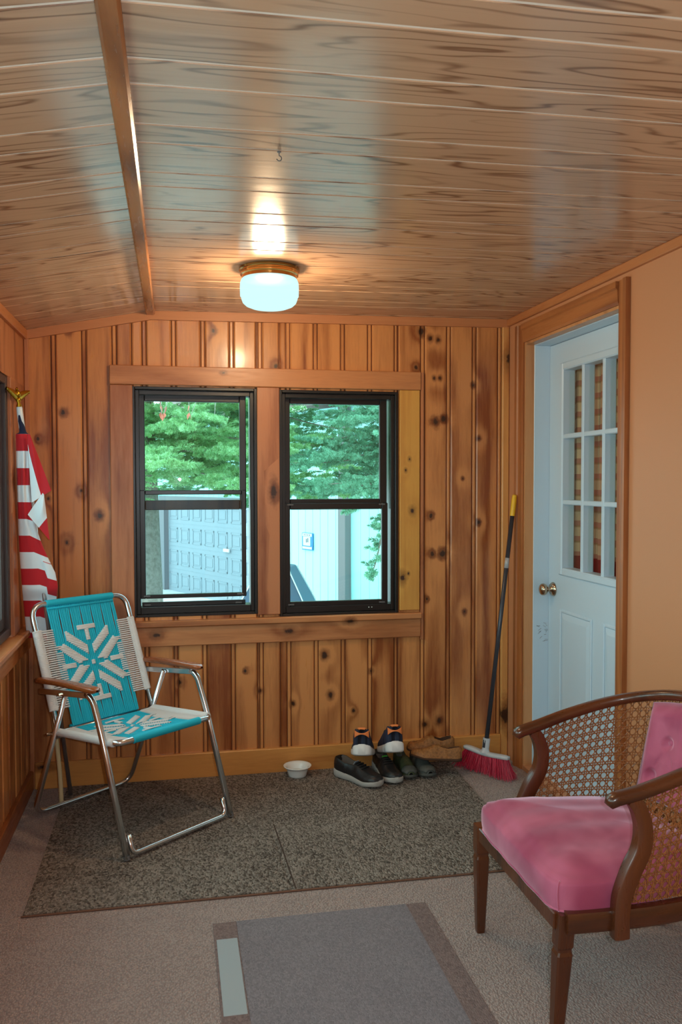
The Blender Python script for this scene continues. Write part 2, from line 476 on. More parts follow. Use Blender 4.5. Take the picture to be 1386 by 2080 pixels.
# crown strips
mb = MB()
for xa, xb in ((L, XG), (XG, R)):
    za, zb = zc(xa), zc(xb)
    yf, yb = D-.018, D+.004
    vs = [(xa, yf, za-.04), (xb, yf, zb-.04), (xb, yb, zb-.04), (xa, yb, za-.04), (xa, yf, za+.004), (xb, yf, zb+.004), (xb, yb, zb+.004), (xa, yb, za+.004)]
    mb.add(vs, [(0, 3, 2, 1), (4, 5, 6, 7), (0, 1, 5, 4), (1, 2, 6, 5), (2, 3, 7, 6), (3, 0, 4, 7)], 0)
struct('trim_9', mb, M_crown)
mb = MB(); mb.box(R-.018, R+.004, YF, D-.016, 2.178, 2.214, c=.004); struct('trim_10', mb, M_crowny)
mb = MB(); mb.box(L-.004, L+.018, YF, D-.016, 2.046, 2.088, c=.004); struct('trim_11', mb, M_crowny)
mb = MB(); mb.box(1.622, R-.002, D-.018, D+.004, 0, 2.178, c=.004); struct('trim_12', mb, pine('corner_strip', 'z', srgb(216, 158, 92), srgb(178, 112, 60), knots=[(1.655, D, 2.02, .016), (1.645, D, .225, .026)], knotmask=(1, 0, .5), ringfreq=18, contrast=.4, islandvar=.1))
mb = MB(); mb.box(L+.001, L+.022, D-.014, D+.004, 0, 2.06, c=.003); struct('trim_13', mb, M_trimz)
mb = MB(); mb.box(L+.022, 1.621, D-.02, D+.004, 0, .122, c=.004); struct('baseboard_back', mb, M_base)

# ------------------------------------------------------------------ left wall with its band of windows
mb = MB()
WZ0, WZ1 = .775, 1.835
wins = [(2.33, 3.66), (.95, 2.15), (-.45, .77), (-1.9, -.63)]
LT = .11
mb.box(L-LT, L-.012, YF-.1, D+.1, -.1, .74, 1)
mb.box(L-LT, L, YF-.1, D+.1, WZ1, 2.2, 1)
prev = YF-.1
for a, b in sorted(wins):
    mb.box(L-LT, L, prev, a, .74, WZ1, 1); prev = b
mb.box(L-LT, L, prev, D+.1, .74, WZ1, 1)
y = YF; k = 0
while y < D:
    for w_, nr in ((.115, 0), (.019, 1)):
        a, b = y+.002, min(y+w_-.002, D); y += w_
        if b-a < .004: continue
        c = .004 if not nr else .002; xf = L-(.0035 if nr else 0)
        sec = [(L-.02, a), (xf-c, a), (xf, a+c), (xf, b-c), (xf-c, b), (L-.02, b)]
        vs = [(p, q, 0) for p, q in sec]+[(p, q, .70) for p, q in sec]
        n = 6
        mb.add(vs, [(i, (i+1) % n, n+(i+1) % n, n+i) for i in range(n)]+[tuple(range(n))[::-1], tuple(range(n, 2*n))], 0)
struct('wall_left', mb, [M_sidewall, M_trimz])
mb = MB(); mb.box(L-.02, L+.045, YF, 3.97, .742, .768, c=.005); struct('trim_14', mb, M_crowny)
mb = MB(); mb.box(L-.005, L+.018, YF, 3.99, .66, .742, c=.003); struct('trim_15', mb, M_crowny)
mb = MB(); mb.box(L-.005, L+.008, 3.662, 3.790, .768, WZ1+.0, c=.003); struct('trim_16', mb, M_trimz)
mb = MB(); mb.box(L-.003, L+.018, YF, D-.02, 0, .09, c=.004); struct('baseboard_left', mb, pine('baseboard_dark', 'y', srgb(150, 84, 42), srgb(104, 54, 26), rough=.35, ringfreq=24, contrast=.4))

def simple_window(name, axis, fixed0, fixed1, a, b, z0, z1, mat, rails=.045, mid=True):
    """black framed sliding sash window set into an opening of a side wall"""
    def bx(m, p, q, za, zb, d0, d1):
        if axis == 'x': m.box(d0, d1, p, q, za, zb, c=.003)
        else: m.box(p, q, d0, d1, za, zb, c=.003)
    m = MB()
    for p, q, za, zb in ((a, a+.035, z0, z1), (b-.035, b, z0, z1), (a+.035, b-.035, z0, z0+.035), (a+.035, b-.035, z1-.035, z1)):
        bx(m, p, q, za, zb, fixed0, fixed1)
    w = struct(name, m, mat)
    cmid = (a+b)/2; dm = (fixed0+fixed1)/2
    for i, (p, q) in enumerate(((a+.035, cmid+.02), (cmid-.02, b-.035))):
        d0 = dm-.028+.03*i; d1 = d0+.024
        m = MB()
        for p1, q1, za, zb in ((p, p+rails, z0+.035, z1-.035), (q-rails, q, z0+.035, z1-.035), (p+rails, q-rails, z0+.035, z0+.035+rails), (p+rails, q-rails, z1-.035-rails, z1-.035)):
            bx(m, p1, q1, za, zb, d0, d1)
        s = m.build('sash', mat, w)
        m = MB()
        dd = (d0+d1)/2
        bx(m, p+rails-.005, q-rails+.005, z0+.03+rails, z1-.03-rails, dd-.002, dd+.002)
        m.build('pane', M_glass, s)
    return w
for i, (a, b) in enumerate(wins):
    simple_window('window_%d' % (i+3), 'x', L-.09, L-.005, a, b, WZ0, WZ1, M_darkbrown)

# ------------------------------------------------------------------ front wall (behind the camera)
mb = MB(); mb.box(L-.1, R+.1, YF-.1, YF, -.1, 2.25)
struct('wall_front', mb, M_sidewall)

# ------------------------------------------------------------------ right wall, door opening, casing
DY0, DY1, DZ1 = 2.955, 3.842, 2.070
mb = MB()
mb.box(R, R+.13, YF-.1, DY0, -.1, 2.25); mb.box(R, R+.13, DY1, D+.1, -.1, 2.25); mb.box(R, R+.13, DY0, DY1, DZ1, 2.25)
mb.box(R, R+.13, DY0, DY1, -.1, .02)
struct('wall_right', mb, M_peach)
def casing_strip(y0, y1, z0, z1, vert, name):
    m = MB()
    # stepped colonial profile: thick outer edge, slim inner edge
    if vert == 'far':   prof = [(y1, .020), (y1-.024, .020), (y1-.03, .013), (y0+.012, .010), (y0, .006)]
    elif vert == 'near': prof = [(y0, .020), (y0+.024, .020), (y0+.03, .013), (y1-.012, .010), (y1, .006)]
    else: prof = None
    if prof:
        n = len(prof)
        vs = [(R-d, y, z0) for y, d in prof]+[(R+.002, y1 if False else prof[-1][0], z0), (R+.002, prof[0][0], z0)]
        k = len(vs); vs += [(x, y, z1) for x, y, _ in vs]
        m.add(vs, [(i, (i+1) % k, k+(i+1) % k, k+i) for i in range(k)]+[tuple(range(k))[::-1], tuple(range(k, 2*k))], 0)
    else:
        prof = [(z1, .020), (z1-.024, .020), (z1-.03, .013), (z0+.012, .010), (z0, .006)]
        vs = [(R-d, y0, z) for z, d in prof]+[(R+.002, y0, prof[-1][0]), (R+.002, y0, prof[0][0])]
        k = len(vs); vs += [(x, y1, z) for x, _, z in vs]
        m.add(vs, [(i, (i+1) % k, k+(i+1) % k, k+i) for i in range(k)]+[tuple(range(k))[::-1], tuple(range(k, 2*k))], 0)
    return struct(name, m, M_oaky if vert == 'top' else M_oak)
casing_strip(DY1, 3.913, 0, 2.157, 'far', 'trim_17')
casing_strip(2.880, DY0, 0, 2.157, 'near', 'trim_18')
casing_strip(DY0-.0, DY1, DZ1, 2.157, 'top', 'trim_19')
mb = MB()
mb.box(R+.001, R+.045, DY1-.012, DY1+.004, .02, DZ1); mb.box(R+.001, R+.045, DY0-.004, DY0+.012, .02, DZ1); mb.box(R+.001, R+.045, DY0+.012, DY1-.012, DZ1-.012, DZ1+.004)
struct('trim_20', mb, pine('reveal_wood', 'z', srgb(206, 146, 96), srgb(180, 116, 70), ringfreq=16, contrast=.3, autoknots=.3, islandvar=.1))

# the white half glazed door in its frame
mb = MB()
mb.box(R+.045, R+.135, DY1-.016, DY1+.02, .02, DZ1+.03, c=.002); mb.box(R+.045, R+.135, DY0-.02, DY0+.016, .02, DZ1+.03, c=.002)
mb.box(R+.045, R+.135, DY0+.016, DY1-.016, DZ1-.016, DZ1+.03, c=.002); mb.box(R+.045, R+.16, DY0+.016, DY1-.016, .0, .045, c=.002)
door = struct('door_1', mb, M_white)
door['label'] = 'white half glazed nine pane door in the peach wall'
XD = R+.125
GY0, GY1, GZ0, GZ1 = 3.075, 3.705, .965, 1.955
dy0, dy1, dz0, dz1 = DY0+.018, DY1-.018, .048, DZ1-.018
mb = MB()
mb.box(XD, XD+.044, dy0, GY0+.012, dz0, dz1); mb.box(XD, XD+.044, GY1-.012, dy1, dz0, dz1)
mb.box(XD, XD+.044, GY0+.012, GY1-.012, GZ1-.012, dz1); mb.box(XD, XD+.044, GY0+.012, GY1-.012, dz0, GZ0+.012)
slab = mb.build('door_slab', M_white, door)
mb = MB()   # raised glazing frame
fr = .052
def ring4(m, y0, y1, z0, z1, w, x0, x1, c=.006):
    m.box(x0, x1, y0, y0+w, z0, z1, c=c); m.box(x0, x1, y1-w, y1, z0, z1, c=c)
    m.box(x0, x1, y0+w, y1-w, z0, z0+w, c=c); m.box(x0, x1, y0+w, y1-w, z1-w, z1, c=c)
ring4(mb, GY0, GY1, GZ0, GZ1, .036, XD-.012, XD+.056)
mb.build('glazing_frame', M_white, door)
gy0, gy1, gz0, gz1 = GY0+.036, GY1-.036, GZ0+.036, GZ1-.036
for i in (1, 2):
    ym = lerp(gy0, gy1, i/3)
    mb = MB(); mb.box(XD-.006, XD+.05, ym-.011, ym+.011, gz0-.004, gz1+.004, c=.004); mb.build('muntin', M_white, door)
for i in (1, 2):
    zm = lerp(gz0, gz1, i/3)
    mb = MB(); mb.box(XD-.0045, XD+.0485, gy0-.004, gy1+.004, zm-.011, zm+.011, c=.004); mb.build('muntin', M_white, door)
for i in range(3):
    for j in range(3):
        mb = MB(); mb.box(XD+.020, XD+.024, lerp(gy0, gy1, i/3)+.008, lerp(gy0, gy1, (i+1)/3)-.008, lerp(gz0, gz1, j/3)+.008, lerp(gz0, gz1, (j+1)/3)-.008)
        mb.build('pane', M_glass, door)
for y0, y1 in ((3.385, 3.700), (3.02, 3.29)):
    mb = MB()
    z0, z1 = .22, .805
    ring4(mb, y0, y1, z0, z1, .016, XD-.007, XD+.003, c=.005)
    vs = [(XD, y0+.016, z0+.016), (XD, y1-.016, z0+.016), (XD, y1-.016, z1-.016), (XD, y0+.016, z1-.016)]
    e = .045
    vs += [(XD-.006, y0+e, z0+e), (XD-.006, y1-e, z0+e), (XD-.006, y1-e, z1-e), (XD-.006, y0+e, z1-e)]
    mb.add(vs, [(0, 1, 5, 4), (1, 2, 6, 5), (2, 3, 7, 6), (3, 0, 4, 7), (4, 5, 6, 7)])
    mb.build('raised_panel', M_white, door)
mb = MB()
ky, kz = 3.772, .888
mb.lathe([(.0, 0), (.034, .0), (.034, -.004), (.028, -.012), (.014, -.014), (.0115, -.03), (.014, -.036), (.024, -.040), (.029, -.050), (.028, -.060), (.021, -.067), (.008, -.070), (0, -.070)], (XD, ky, kz), 28, axis='x')
kn = mb.build('door_knob', M_nickel, door, smooth=True)
# dark scratches left at the latch side of the frame
mb = MB()
M_scr = simple('scratch_mark', srgb(96, 84, 76), .7)
random.seed(3)
for i in range(16):
    zz = random.uniform(.60, .72); yy = DY1-.0165; xx = R+.115-random.random()**2*.045
    mb.obox((xx, yy, zz), (random.uniform(.003, .009), 0, random.uniform(-.006, .006)), (0, .0004, 0), (0, 0, .0006))
mb.build('scratches', M_scr, door)

# curtain hung behind the door glass, plaid above a plain dark red band
MP = Mat('plaid_curtain')
P = MP.obj(); sp = MP.n('SeparateXYZ', None, Vector=P)
uvn = MP.n('UVMap', dict(uv_map='UVMap')); su = MP.n('SeparateXYZ', None, Vector=uvn.outputs[0])
def band(v, freq, th, ph=0.0):
    return MP.math('GREATER_THAN', MP.math('FRACT', MP.math('MULTIPLY_ADD', v, freq, ph)), th)
bz = band(su.outputs[1], 15, .62); bz2 = band(su.outputs[1], 15, .86, .3); bu = band(su.outputs[0], 13, .66)
c = MP.mix(MP.math('MULTIPLY', bz, .75), srgb(206, 176, 142), srgb(164, 92, 82))
c = MP.mix(MP.math('MULTIPLY', bz2, .6), c, srgb(150, 124, 80))
c = MP.mix(MP.math('MULTIPLY', bu, .4), c, srgb(150, 60, 52))
c = MP.mix(MP.math('LESS_THAN', su.outputs[1], .115), c, srgb(124, 30, 32))
nm = MP.bump(MP.noise(P, 500, 2), .2, .002)
MP.principled(c, .9, 0, .1, nm)
mb = MB()
NU, NV = 150, 30
uvs = []
def curt(u, v):
    y = lerp(2.96, 3.80, u); amp = .014+.010*(1-v)
    x = R+.215+amp*math.sin(u*62+1.3*math.sin(u*9))+.004*math.sin(u*151)
    uvs.append((u, v)); return (x, y+.006*math.sin(v*7+u*30), lerp(.93, 2.02, v))
mb.grid(curt, NU, NV)
cur = mb.build('curtain', MP.m, smooth=True, recalc=False)
uvl = cur.data.uv_layers.new(name='UVMap')
for lp in cur.data.loops: uvl.data[lp.index].uv = uvs[lp.vertex_index]
cur.modifiers.new('thick', 'SOLIDIFY').thickness = .002
tag(cur, 'red and gold plaid curtain with dark red hem behind the door glass', 'curtain')
mb = MB()
mb.tube([(R+.215, 2.90, 2.03), (R+.215, 3.88, 2.03)], .008, 10)
rod = mb.build('curtain_rod', M_brass, cur)
# the house room the door leads to
mb = MB()
mb.box(R+.13, R+1.6, 2.2, 4.6, -.1, 0); mb.box(R+.13, R+1.6, 2.2, 4.6, 2.25, 2.35); mb.box(R+1.6, R+1.7, 2.1, 4.7, -.1, 2.35)
mb.box(R+.13, R+1.6, 2.1, 2.2, -.1, 2.35); mb.box(R+.13, R+1.6, 4.6, 4.7, -.1, 2.35)
mb.box(R+.115, R+.13, 4.13, 4.7, -.1, 2.35)
struct('wall_kitchen', mb, simple('kitchen_wall_paint', srgb(170, 130, 96), .7))

# ------------------------------------------------------------------ the two double hung windows in the back wall
def frame_box(m, x0, x1, z0, z1, w, y0, y1, c=.002, wb=None, wt=None):
    wb = w if wb is None else wb; wt = w if wt is None else wt
    m.box(x0, x0+w, y0, y1, z0, z1, c=c); m.box(x1-w, x1, y0, y1, z0, z1, c=c)
    m.box(x0+w, x1-w, y0, y1, z0, z0+wb, c=c); m.box(x0+w, x1-w, y0, y1, z1-wt, z1, c=c)
M_latch = simple('grey_latch_metal', (.12, .12, .125, 1), .5)
def sash(parent, name, outer, glass, y0, y1, mat):
    x0, x1, z0, z1 = outer; a, b, c_, d_ = glass
    m = MB()
    m.box(x0, a, y0, y1, z0, z1, c=.003); m.box(b, x1, y0, y1, z0, z1, c=.003)
    m.box(a, b, y0, y1, z0, c_, c=.003); m.box(a, b, y0, y1, d_, z1, c=.003)
    s = m.build(name, M_black, parent)
    m = MB(); ym = (y0+y1)/2; m.box(a-.004, b+.004, ym-.002, ym+.002, c_-.004, d_+.004)
    m.build('pane', mat, s)
    return s
def latch(parent, x, z, y, w=.03):
    m = MB(); m.box(x-w/2, x+w/2, y-.005, y, z-.0035, z+.0035, c=.001); m.build('latch', M_latch, parent)
def dh_window(name, O, upper, ug, lower, lg, mat_lo):
    x0, x1, z0, z1 = O
    m = MB()
    frame_box(m, x0-.002, x1+.002, z0-.004, z1+.002, .014, D-.004, D+.108, wb=.012)
    frame_box(m, x0+.012, x1-.012, z0+.008, z1-.012, .018, D+.018, D+.105, wb=.030, wt=.022)
    w = struct(name, m, M_black)
    us = sash(w, 'upper_sash', upper, ug, D+.062, D+.086, M_glass)
    ls = sash(w, 'lower_sash', lower, lg, D+.034, D+.058, mat_lo)
    for sx in (-1, 1):
        cx = (lower[0]+lower[1])/2+sx*((lower[1]-lower[0])/2-.03)
        latch(ls, cx, lower[2]+.012, D+.034)
    return w, us, ls
w1, us1, ls1 = dh_window('window_1', O1, (-.158, .345, 1.272, 1.822), (-.131, .314, 1.318, 1.785), (-.156, .341, .855, 1.366), (-.131, .320, .873, 1.345), M_glass2)
w2, us2, ls2 = dh_window('window_2', O2, (.527, 1.044, 1.268, 1.818), (.558, 1.008, 1.320, 1.784), (.527, 1.042, .795, 1.300), (.554, 1.012, .820, 1.270), M_glass)
# insect screen rail kept at the foot of the raised sash, and side channels
mb = MB(); mb.box(-.150, .338, D+.060, D+.07, .815, .835, c=.002); sr = mb.build('screen_rail', M_black, w1)
for cx in (-.125, .305): latch(w1, cx, .822, D+.060)
mb = MB()
for cx in (.94, .955): mb.box(cx-.0018, cx+.0018, D+.0085, D+.012, .785, .789)
mb.build('weep_hole', simple('pale_drain_hole', (.8, .82, .82, 1), .5), w2)
for cx in (.555, 1.012): latch(us2, cx, 1.293, D+.034)
# ------------------------------------------------------------------ ceiling lamp
LX, LY = .357, 3.17
LZ = zc(LX)
lamp = empty('ceiling_light', (LX, LY, LZ), 0, 'lit drum shaped glass ceiling light on a ringed brass base', 'ceiling light')
mb = MB()
mb.lathe([(0, -.002), (.112, -.002), (.113, -.010), (.108, -.013), (.1075, -.018), (.109, -.021), (.108, -.027), (.102, -.030), (.101, -.042), (.096, -.046), (.0, -.046)], seg=64)
mb.build('base_plate', M_brass, lamp, auto=40)
MG = Mat('lit_opal_glass')
em = MG.n('Emission', None, Color=(.60, 1.0, 1.0, 1), Strength=1.15)
tr = MG.n('BsdfTransparent', None, Color=(1, .93, .82, 1))
mx = MG.n('MixShader', None, i0=.86, i1=tr, i2=em)
MG.nt.links.new(mx.outputs[0], MG.out.inputs[0])
mb = MB()
prof = [(.088, -.030), (.097, -.036), (.104, -.044), (.1085, -.056), (.1095, -.075), (.109, -.094), (.1085, -.104), (.1055, -.107), (.104, -.115), (.099, -.128), (.088, -.138), (.068, -.146), (.040, -.151), (0, -.1525)]
mb.lathe(prof, seg=64)
mb.build('glass_globe', MG.m, lamp, smooth=True)

hook = empty('ceiling_hook', (.256, 2.052, zc(.256)), 0, 'small dark wire hook in the ceiling boards in front of the lit ceiling light', 'hook')
mb = MB()
mb.tube([(0, 0, .004), (0, 0, -.010)]+[(.006*math.sin(t), .0, -.016+.006*math.cos(t)) for t in np.linspace(0, 4.4, 14)], .0012, 6)
mb.build('wire', M_latch, hook, smooth=True)
mb = MB(); mb.lathe([(0, .0), (.005, .0), (.004, -.003), (0, -.003)], seg=14); mb.build('rosette', M_latch, hook)

# ------------------------------------------------------------------ floor mats
def carpet_mat(name, c0, c1, sc, bstr=1.0):
    M = Mat(name); P = M.obj()
    vo = M.n('TexVoronoi', None, Vector=M.vmath('MULTIPLY', P, (1, .55, 1)), Scale=sc)
    n2 = M.noise(P, sc*.9, 3, .7); n3 = M.noise(P, 5, 2)
    sp = M.n('SeparateColor', None, Color=vo.outputs['Color']).outputs[0]
    f = M.math('ADD', M.math('MULTIPLY', sp, .5), M.math('MULTIPLY', n2, .6))
    f = M.math('ADD', f, M.math('MULTIPLY', M.math('SUBTRACT', n3, .5), .3))
    f = M.range(f, .25, .85)
    h = M.math('SUBTRACT', 1.0, vo.outputs['Distance'])
    M.principled(M.mix(f, c0, c1), .95, 0, .1, M.bump(M.math('ADD', h, n2), bstr, .008)); return M.m
M_pile = carpet_mat('brown_grey_pile', srgb(80, 71, 65), srgb(172, 160, 150), 170)
M_bind = simple('brown_binding', srgb(112, 78, 60), .8, bump=.3, bscale=400)
M_bind2 = simple('worn_fold_brown', srgb(66, 48, 40), .9)
rug = empty('entry_mat', (.40, 3.42, 0), 0, 'large brown grey pile mat under the lawn chair and shoes', 'mat')
X0, X1, Y0, Y1 = -.895, .90, -.592, .592
def rugz(x, y):
    f = math.exp(-((x+.01+.035*(y+.59)/1.18)/.007)**2)
    return .0085 - .0065*f*sstep(.40, -.1, y)
mb = MB()
nx, ny = 120, 30
xs = sorted(set(list(np.linspace(X0+.006, X1-.006, nx))+list(np.linspace(-.06, .05, 40))))
vs = []; fs = []
for j in range(ny+1):
    y = lerp(Y0+.006, Y1, j/ny)
    for x in xs:
        xx = x+(.045*(y-Y0)/1.18 if x > .5 else 0)
        vs.append((xx, y, rugz(x, y)))
w = len(xs)
for j in range(ny):
    for i in range(w-1): fs.append((j*w+i, j*w+i+1, (j+1)*w+i+1, (j+1)*w+i))
b = len(vs)
# skirt
ring = [i for i in range(w)]+[j*w+w-1 for j in range(1, ny+1)]+[ny*w+i for i in range(w-2, -1, -1)]+[j*w for j in range(ny-1, 0, -1)]
low = []
for i in ring: low.append(len(vs)); vs.append((vs[i][0], vs[i][1], .0005))
for k in range(len(ring)):
    k2 = (k+1) % len(ring); fs.append((ring[k], low[k], low[k2], ring[k2]))
mb.add(vs, fs); mb.build('pile', M_pile, rug)
mb = MB()
mb.box(X0, X1, Y0, Y0+.0065, .0005, .007, c=.002); mb.build('front_binding', M_bind, rug)
mb = MB(); mb.box(-.0135, -.0085, Y0+.008, -.02, .001, .0088)
mb.xform(Matrix.Rotation(math.radians(1.2), 4, 'Z')); mb.build('fold_line', M_bind2, rug)

# flat grey mat in the foreground, with its borders and a strip of clear tape
M_flat = carpet_mat('flat_grey_felt', srgb(140, 134, 139), srgb(114, 109, 115), 260, .25)
M_flatb = carpet_mat('mauve_border_felt', srgb(140, 122, 119), srgb(114, 98, 97), 200, .4)
flat = empty('floor_mat', (.46, 2.0, 0), 0, 'thin flat grey runner with mauve borders on the carpet', 'mat')
def flat_piece(nm, xa, xb, ya, yb, z, mat, par=flat):
    m = MB(); m.box(xa, xb, ya, yb, .0005, z, c=.001); return m.build(nm, mat, par)
flat_piece('felt_centre', -.275, .285, -.9, .67, .004, M_flat)
bl = flat_piece('felt_border', -.350, -.275, -.9, .67, .0034, M_flatb)
flat_piece('felt_border', .285, .352, -.9, .67, .0034, M_flatb)
flat_piece('clear_tape', -.343, -.279, .19, .57, .0042, simple('dull_clear_tape', srgb(150, 156, 160), .4), bl)

# ------------------------------------------------------------------ white bowl
bowl = empty('bowl', (.567, 3.945, .0085), 0, 'small white ramekin style bowl on the mat by the baseboard', 'bowl')
M_china = simple('white_glazed_china', srgb(226, 228, 226), .15)
mb = MB()
mb.lathe([(0, .004), (.034, .004), (.036, .0), (.041, .0), (.043, .006), (.050, .030), (.0535, .040), (.057, .0415), (.066, .047), (.067, .050), (.064, .0515), (.056, .047), (.050, .043), (.045, .028), (.036, .010), (0, .008)], seg=48)
mb.build('china_body', M_china, bowl, smooth=True)
mb = MB(); mb.lathe([(0, .0205), (.0405, .0205), (.0408, .0195), (0, .0195)], seg=40)
mb.build('water', simple('still_water', srgb(196, 196, 190), .05, 0, .6), bowl)

# ------------------------------------------------------------------ broom
broom = empty('broom', (1.46, 3.81, 0), 0, 'red bristled broom with grey head leaning in the corner', 'broom')
BO = Vector((1.46, 3.81, 0))
bl_ = Vector((1.394, 3.919, .104))-BO; br_ = Vector((1.531, 3.703, .104))-BO
ax = (br_-bl_).normalized(); ay = Vector((0, 0, 1)).cross(ax).normalized()
M_grey = simple('pale_grey_plastic', srgb(196, 198, 202), .4)
M_pole = simple('dark_blue_grey_pole', srgb(62, 64, 72), .3, .3)
M_yellow = simple('yellow_grip_plastic', srgb(236, 184, 34), .4)
mb = MB()
cen = (bl_+br_)/2; hl = (br_-bl_).length/2
pts = [cen+ax*lerp(-hl, hl, i/12)+Vector((0, 0, .004*math.cos(i/12*2*PI)-.002)) for i in range(13)]
mb.tube(pts, [.011 if i in (0, 12) else .0135 for i in range(13)], 10, up=(0, 0, 1), sx=1.35, sy=.75, sq=.6)
mb.build('head', M_grey, broom, smooth=True)
sock0 = cen+ax*(-.006)
top = Vector((1.632, 3.885, 1.34))-BO
hd = (top-sock0).normalized()
mb = MB()
mb.tube([sock0, sock0+hd*.012, sock0+hd*.022, sock0+hd*.068], [.026, .017, .0155, .0165], 16, sq=.7); mb.build('socket', M_grey, broom, auto=40)
mb = MB(); mb.obox(sock0+hd*.044-ay*.0155, ax*.007, ay*.002, hd*.018); mb.build('socket_window', M_pole, broom)
mb = MB(); mb.tube([sock0+hd*.05, top-hd*.10], .0105, 14); mb.build('handle', M_pole, broom, smooth=True)
mb = MB(); mb.tube([top-hd*.105, top-hd*.10, top-hd*.02, top-hd*.014, top-hd*.004, top], [.0115, .0125, .0125, .0112, .0112, .006], 16); mb.build('grip', M_yellow, broom, auto=40)
pt = top-hd*.36
mb = MB(); mb.tube([pt, pt+hd*.05], .0108, 14); mb.build('handle_label', simple('silver_label', srgb(176, 176, 178), .4), broom, smooth=True)
M_br = simple('red_bristles', srgb(196, 44, 72), .45, var=.25, bscale=300)
mb = MB(); random.seed(11)
for i in range(760):
    u = random.random(); d = random.uniform(-1, 1)
    p0 = bl_.lerp(br_, u*.94+.03)+ay*(d*.012)+Vector((0, 0, -.004))
    sp = (u-.5)
    flare = sp*.07-(.045 if u < .2 else 0)*random.random()*(1-u/.2 if u < .2 else 0)
    p2 = p0+ax*(flare+random.gauss(0, .006))+ay*(d*.022+random.gauss(0, .006)); p2.z = random.uniform(.002, .016)
    if random.random() < .05: p2 += ax*random.uniform(-.03, .05); p2.z += .02
    p1 = p0.lerp(p2, .5)+Vector((random.gauss(0, .002), random.gauss(0, .002), 0))
    mb.tube([p0, p1, p2], [.0013, .0012, .0009], 4, cap=False)
bb = mb.build('bristles', M_br, broom, recalc=False)

# ------------------------------------------------------------------ flag on a pole, and the cream stick behind the chair
fp = empty('flagpole', (-.462, 3.900, .0095), 0, 'slim silver flagpole with a gold eagle top in the left corner', 'flagpole')
FO = Vector((-.462, 3.900, .0095)); ft = Vector((-.622, 3.680, 1.745))-FO
fd = ft.normalized()
M_alu = simple('dull_silver_pole', (.55, .57, .6, 1), .3, .9)
mb = MB(); mb.tube([fd*.0, fd*(ft.length-.03)], .0095, 14); mb.build('pole', M_alu, fp, smooth=True)
mb = MB(); mb.tube([ft-fd*.13, ft-fd*.035, ft-fd*.03], [.0125, .0125, .010], 14)
mb.build('white_sleeve', simple('white_plastic_sleeve', srgb(210, 222, 232), .25), fp, auto=40)
M_gold = simple('gold_eagle_metal', srgb(176, 134, 40), .3, 1.0)
eag = MB()
eag.tube([ft-fd*.035, ft-fd*.028, ft-fd*.015, ft-fd*.005, ft+fd*.010], [.008, .012, .006, .011, .007], 12)
eag.tube([ft+fd*.005, ft+fd*.018, ft+fd*.032, ft+fd*.040], [.007, .013, .010, .004], 10)
eag.tube([ft+fd*.034, ft+Vector((-.004, -.008, .043)), ft+Vector((-.006, -.016, .040))], [.006, .006, .002], 8)
def wing(s):
    vr = Vector((.42, .907, 0))
    def fn(u, v):
        span = u
        th = .5*math.sin(PI*v)
        c = ft+vr*(s*(.006+.072*span))+Vector((0, 0, .010+.030*span**1.4+.004*math.sin(span*PI)))
        wdt = lerp(.020, .004, span**1.5)
        ang = 2*PI*v
        return c+Vector((0, 0, wdt*math.cos(ang)))+Vector((.907, -.42, 0))*(.0035*math.sin(ang))+Vector((0, 0, -.006*span*abs(math.sin(span*14))*(1 if math.cos(ang) < 0 else 0)))
    eag.grid(fn, 14, 8)
wing(-1); wing(1)
eag.build('eagle_finial', M_gold, fp, smooth=True)

MFl = Mat('flag_cloth')
uvn = MFl.n('UVMap', dict(uv_map='UVMap')); su = MFl.n('SeparateXYZ', None, Vector=uvn.outputs[0])
st = MFl.math('GREATER_THAN', MFl.math('FRACT', MFl.math('MULTIPLY', su.outputs[1], .5)), .5)
c = MFl.mix(st, srgb(222, 230, 238), srgb(188, 34, 44))
c = MFl.mix(MFl.math('LESS_THAN', su.outputs[1], .98), c, srgb(26, 34, 62))
cn = MFl.noise(MFl.vmath('MULTIPLY', MFl.obj(), (1, 1, 1)), 700, 2)
MFl.principled(c, .75, 0, .2, MFl.bump(cn, .15, .001), Sheen_Weight=.2)
# folds of cloth hanging straight down from the top of the pole: v counts stripes downward
fl = MB(); fuv = []
side = Vector((.986, .166, 0)); out = Vector((.166, -.986, 0))
def fpos(x, y, d):      # x centimetres across, y centimetres below the eagle, d metres towards the room
    return ft+side*(x*.0101)+Vector((0, 0, -y*.01))+out*(d-.00126*y+.0017*x-.022*sstep(79, 84.5, y))
YS = [6.5, 9, 11, 13.5, 14.2, 20, 29, 37, 46, 52, 58, 64, 70, 76, 84, 92, 101]
XL_ = [-.3, -.2, .1, .2, -1.2, -1.2, -1.1, -1.0, -.9, -.8, -.6, -.4, -.1, .2, .7, 1.3, 2.0]
XR_ = [1.0, 1.6, 2.4, 3.0, 4.0, 4.2, 4.2, 4.0, 5.0, 6.4, 8.6, 11.0, 13.6, 14.6, 13.8, 13.4, 13.4]
def stripe(y): return 0 if y < 14.1 else 1+(y-14.1)/7.05
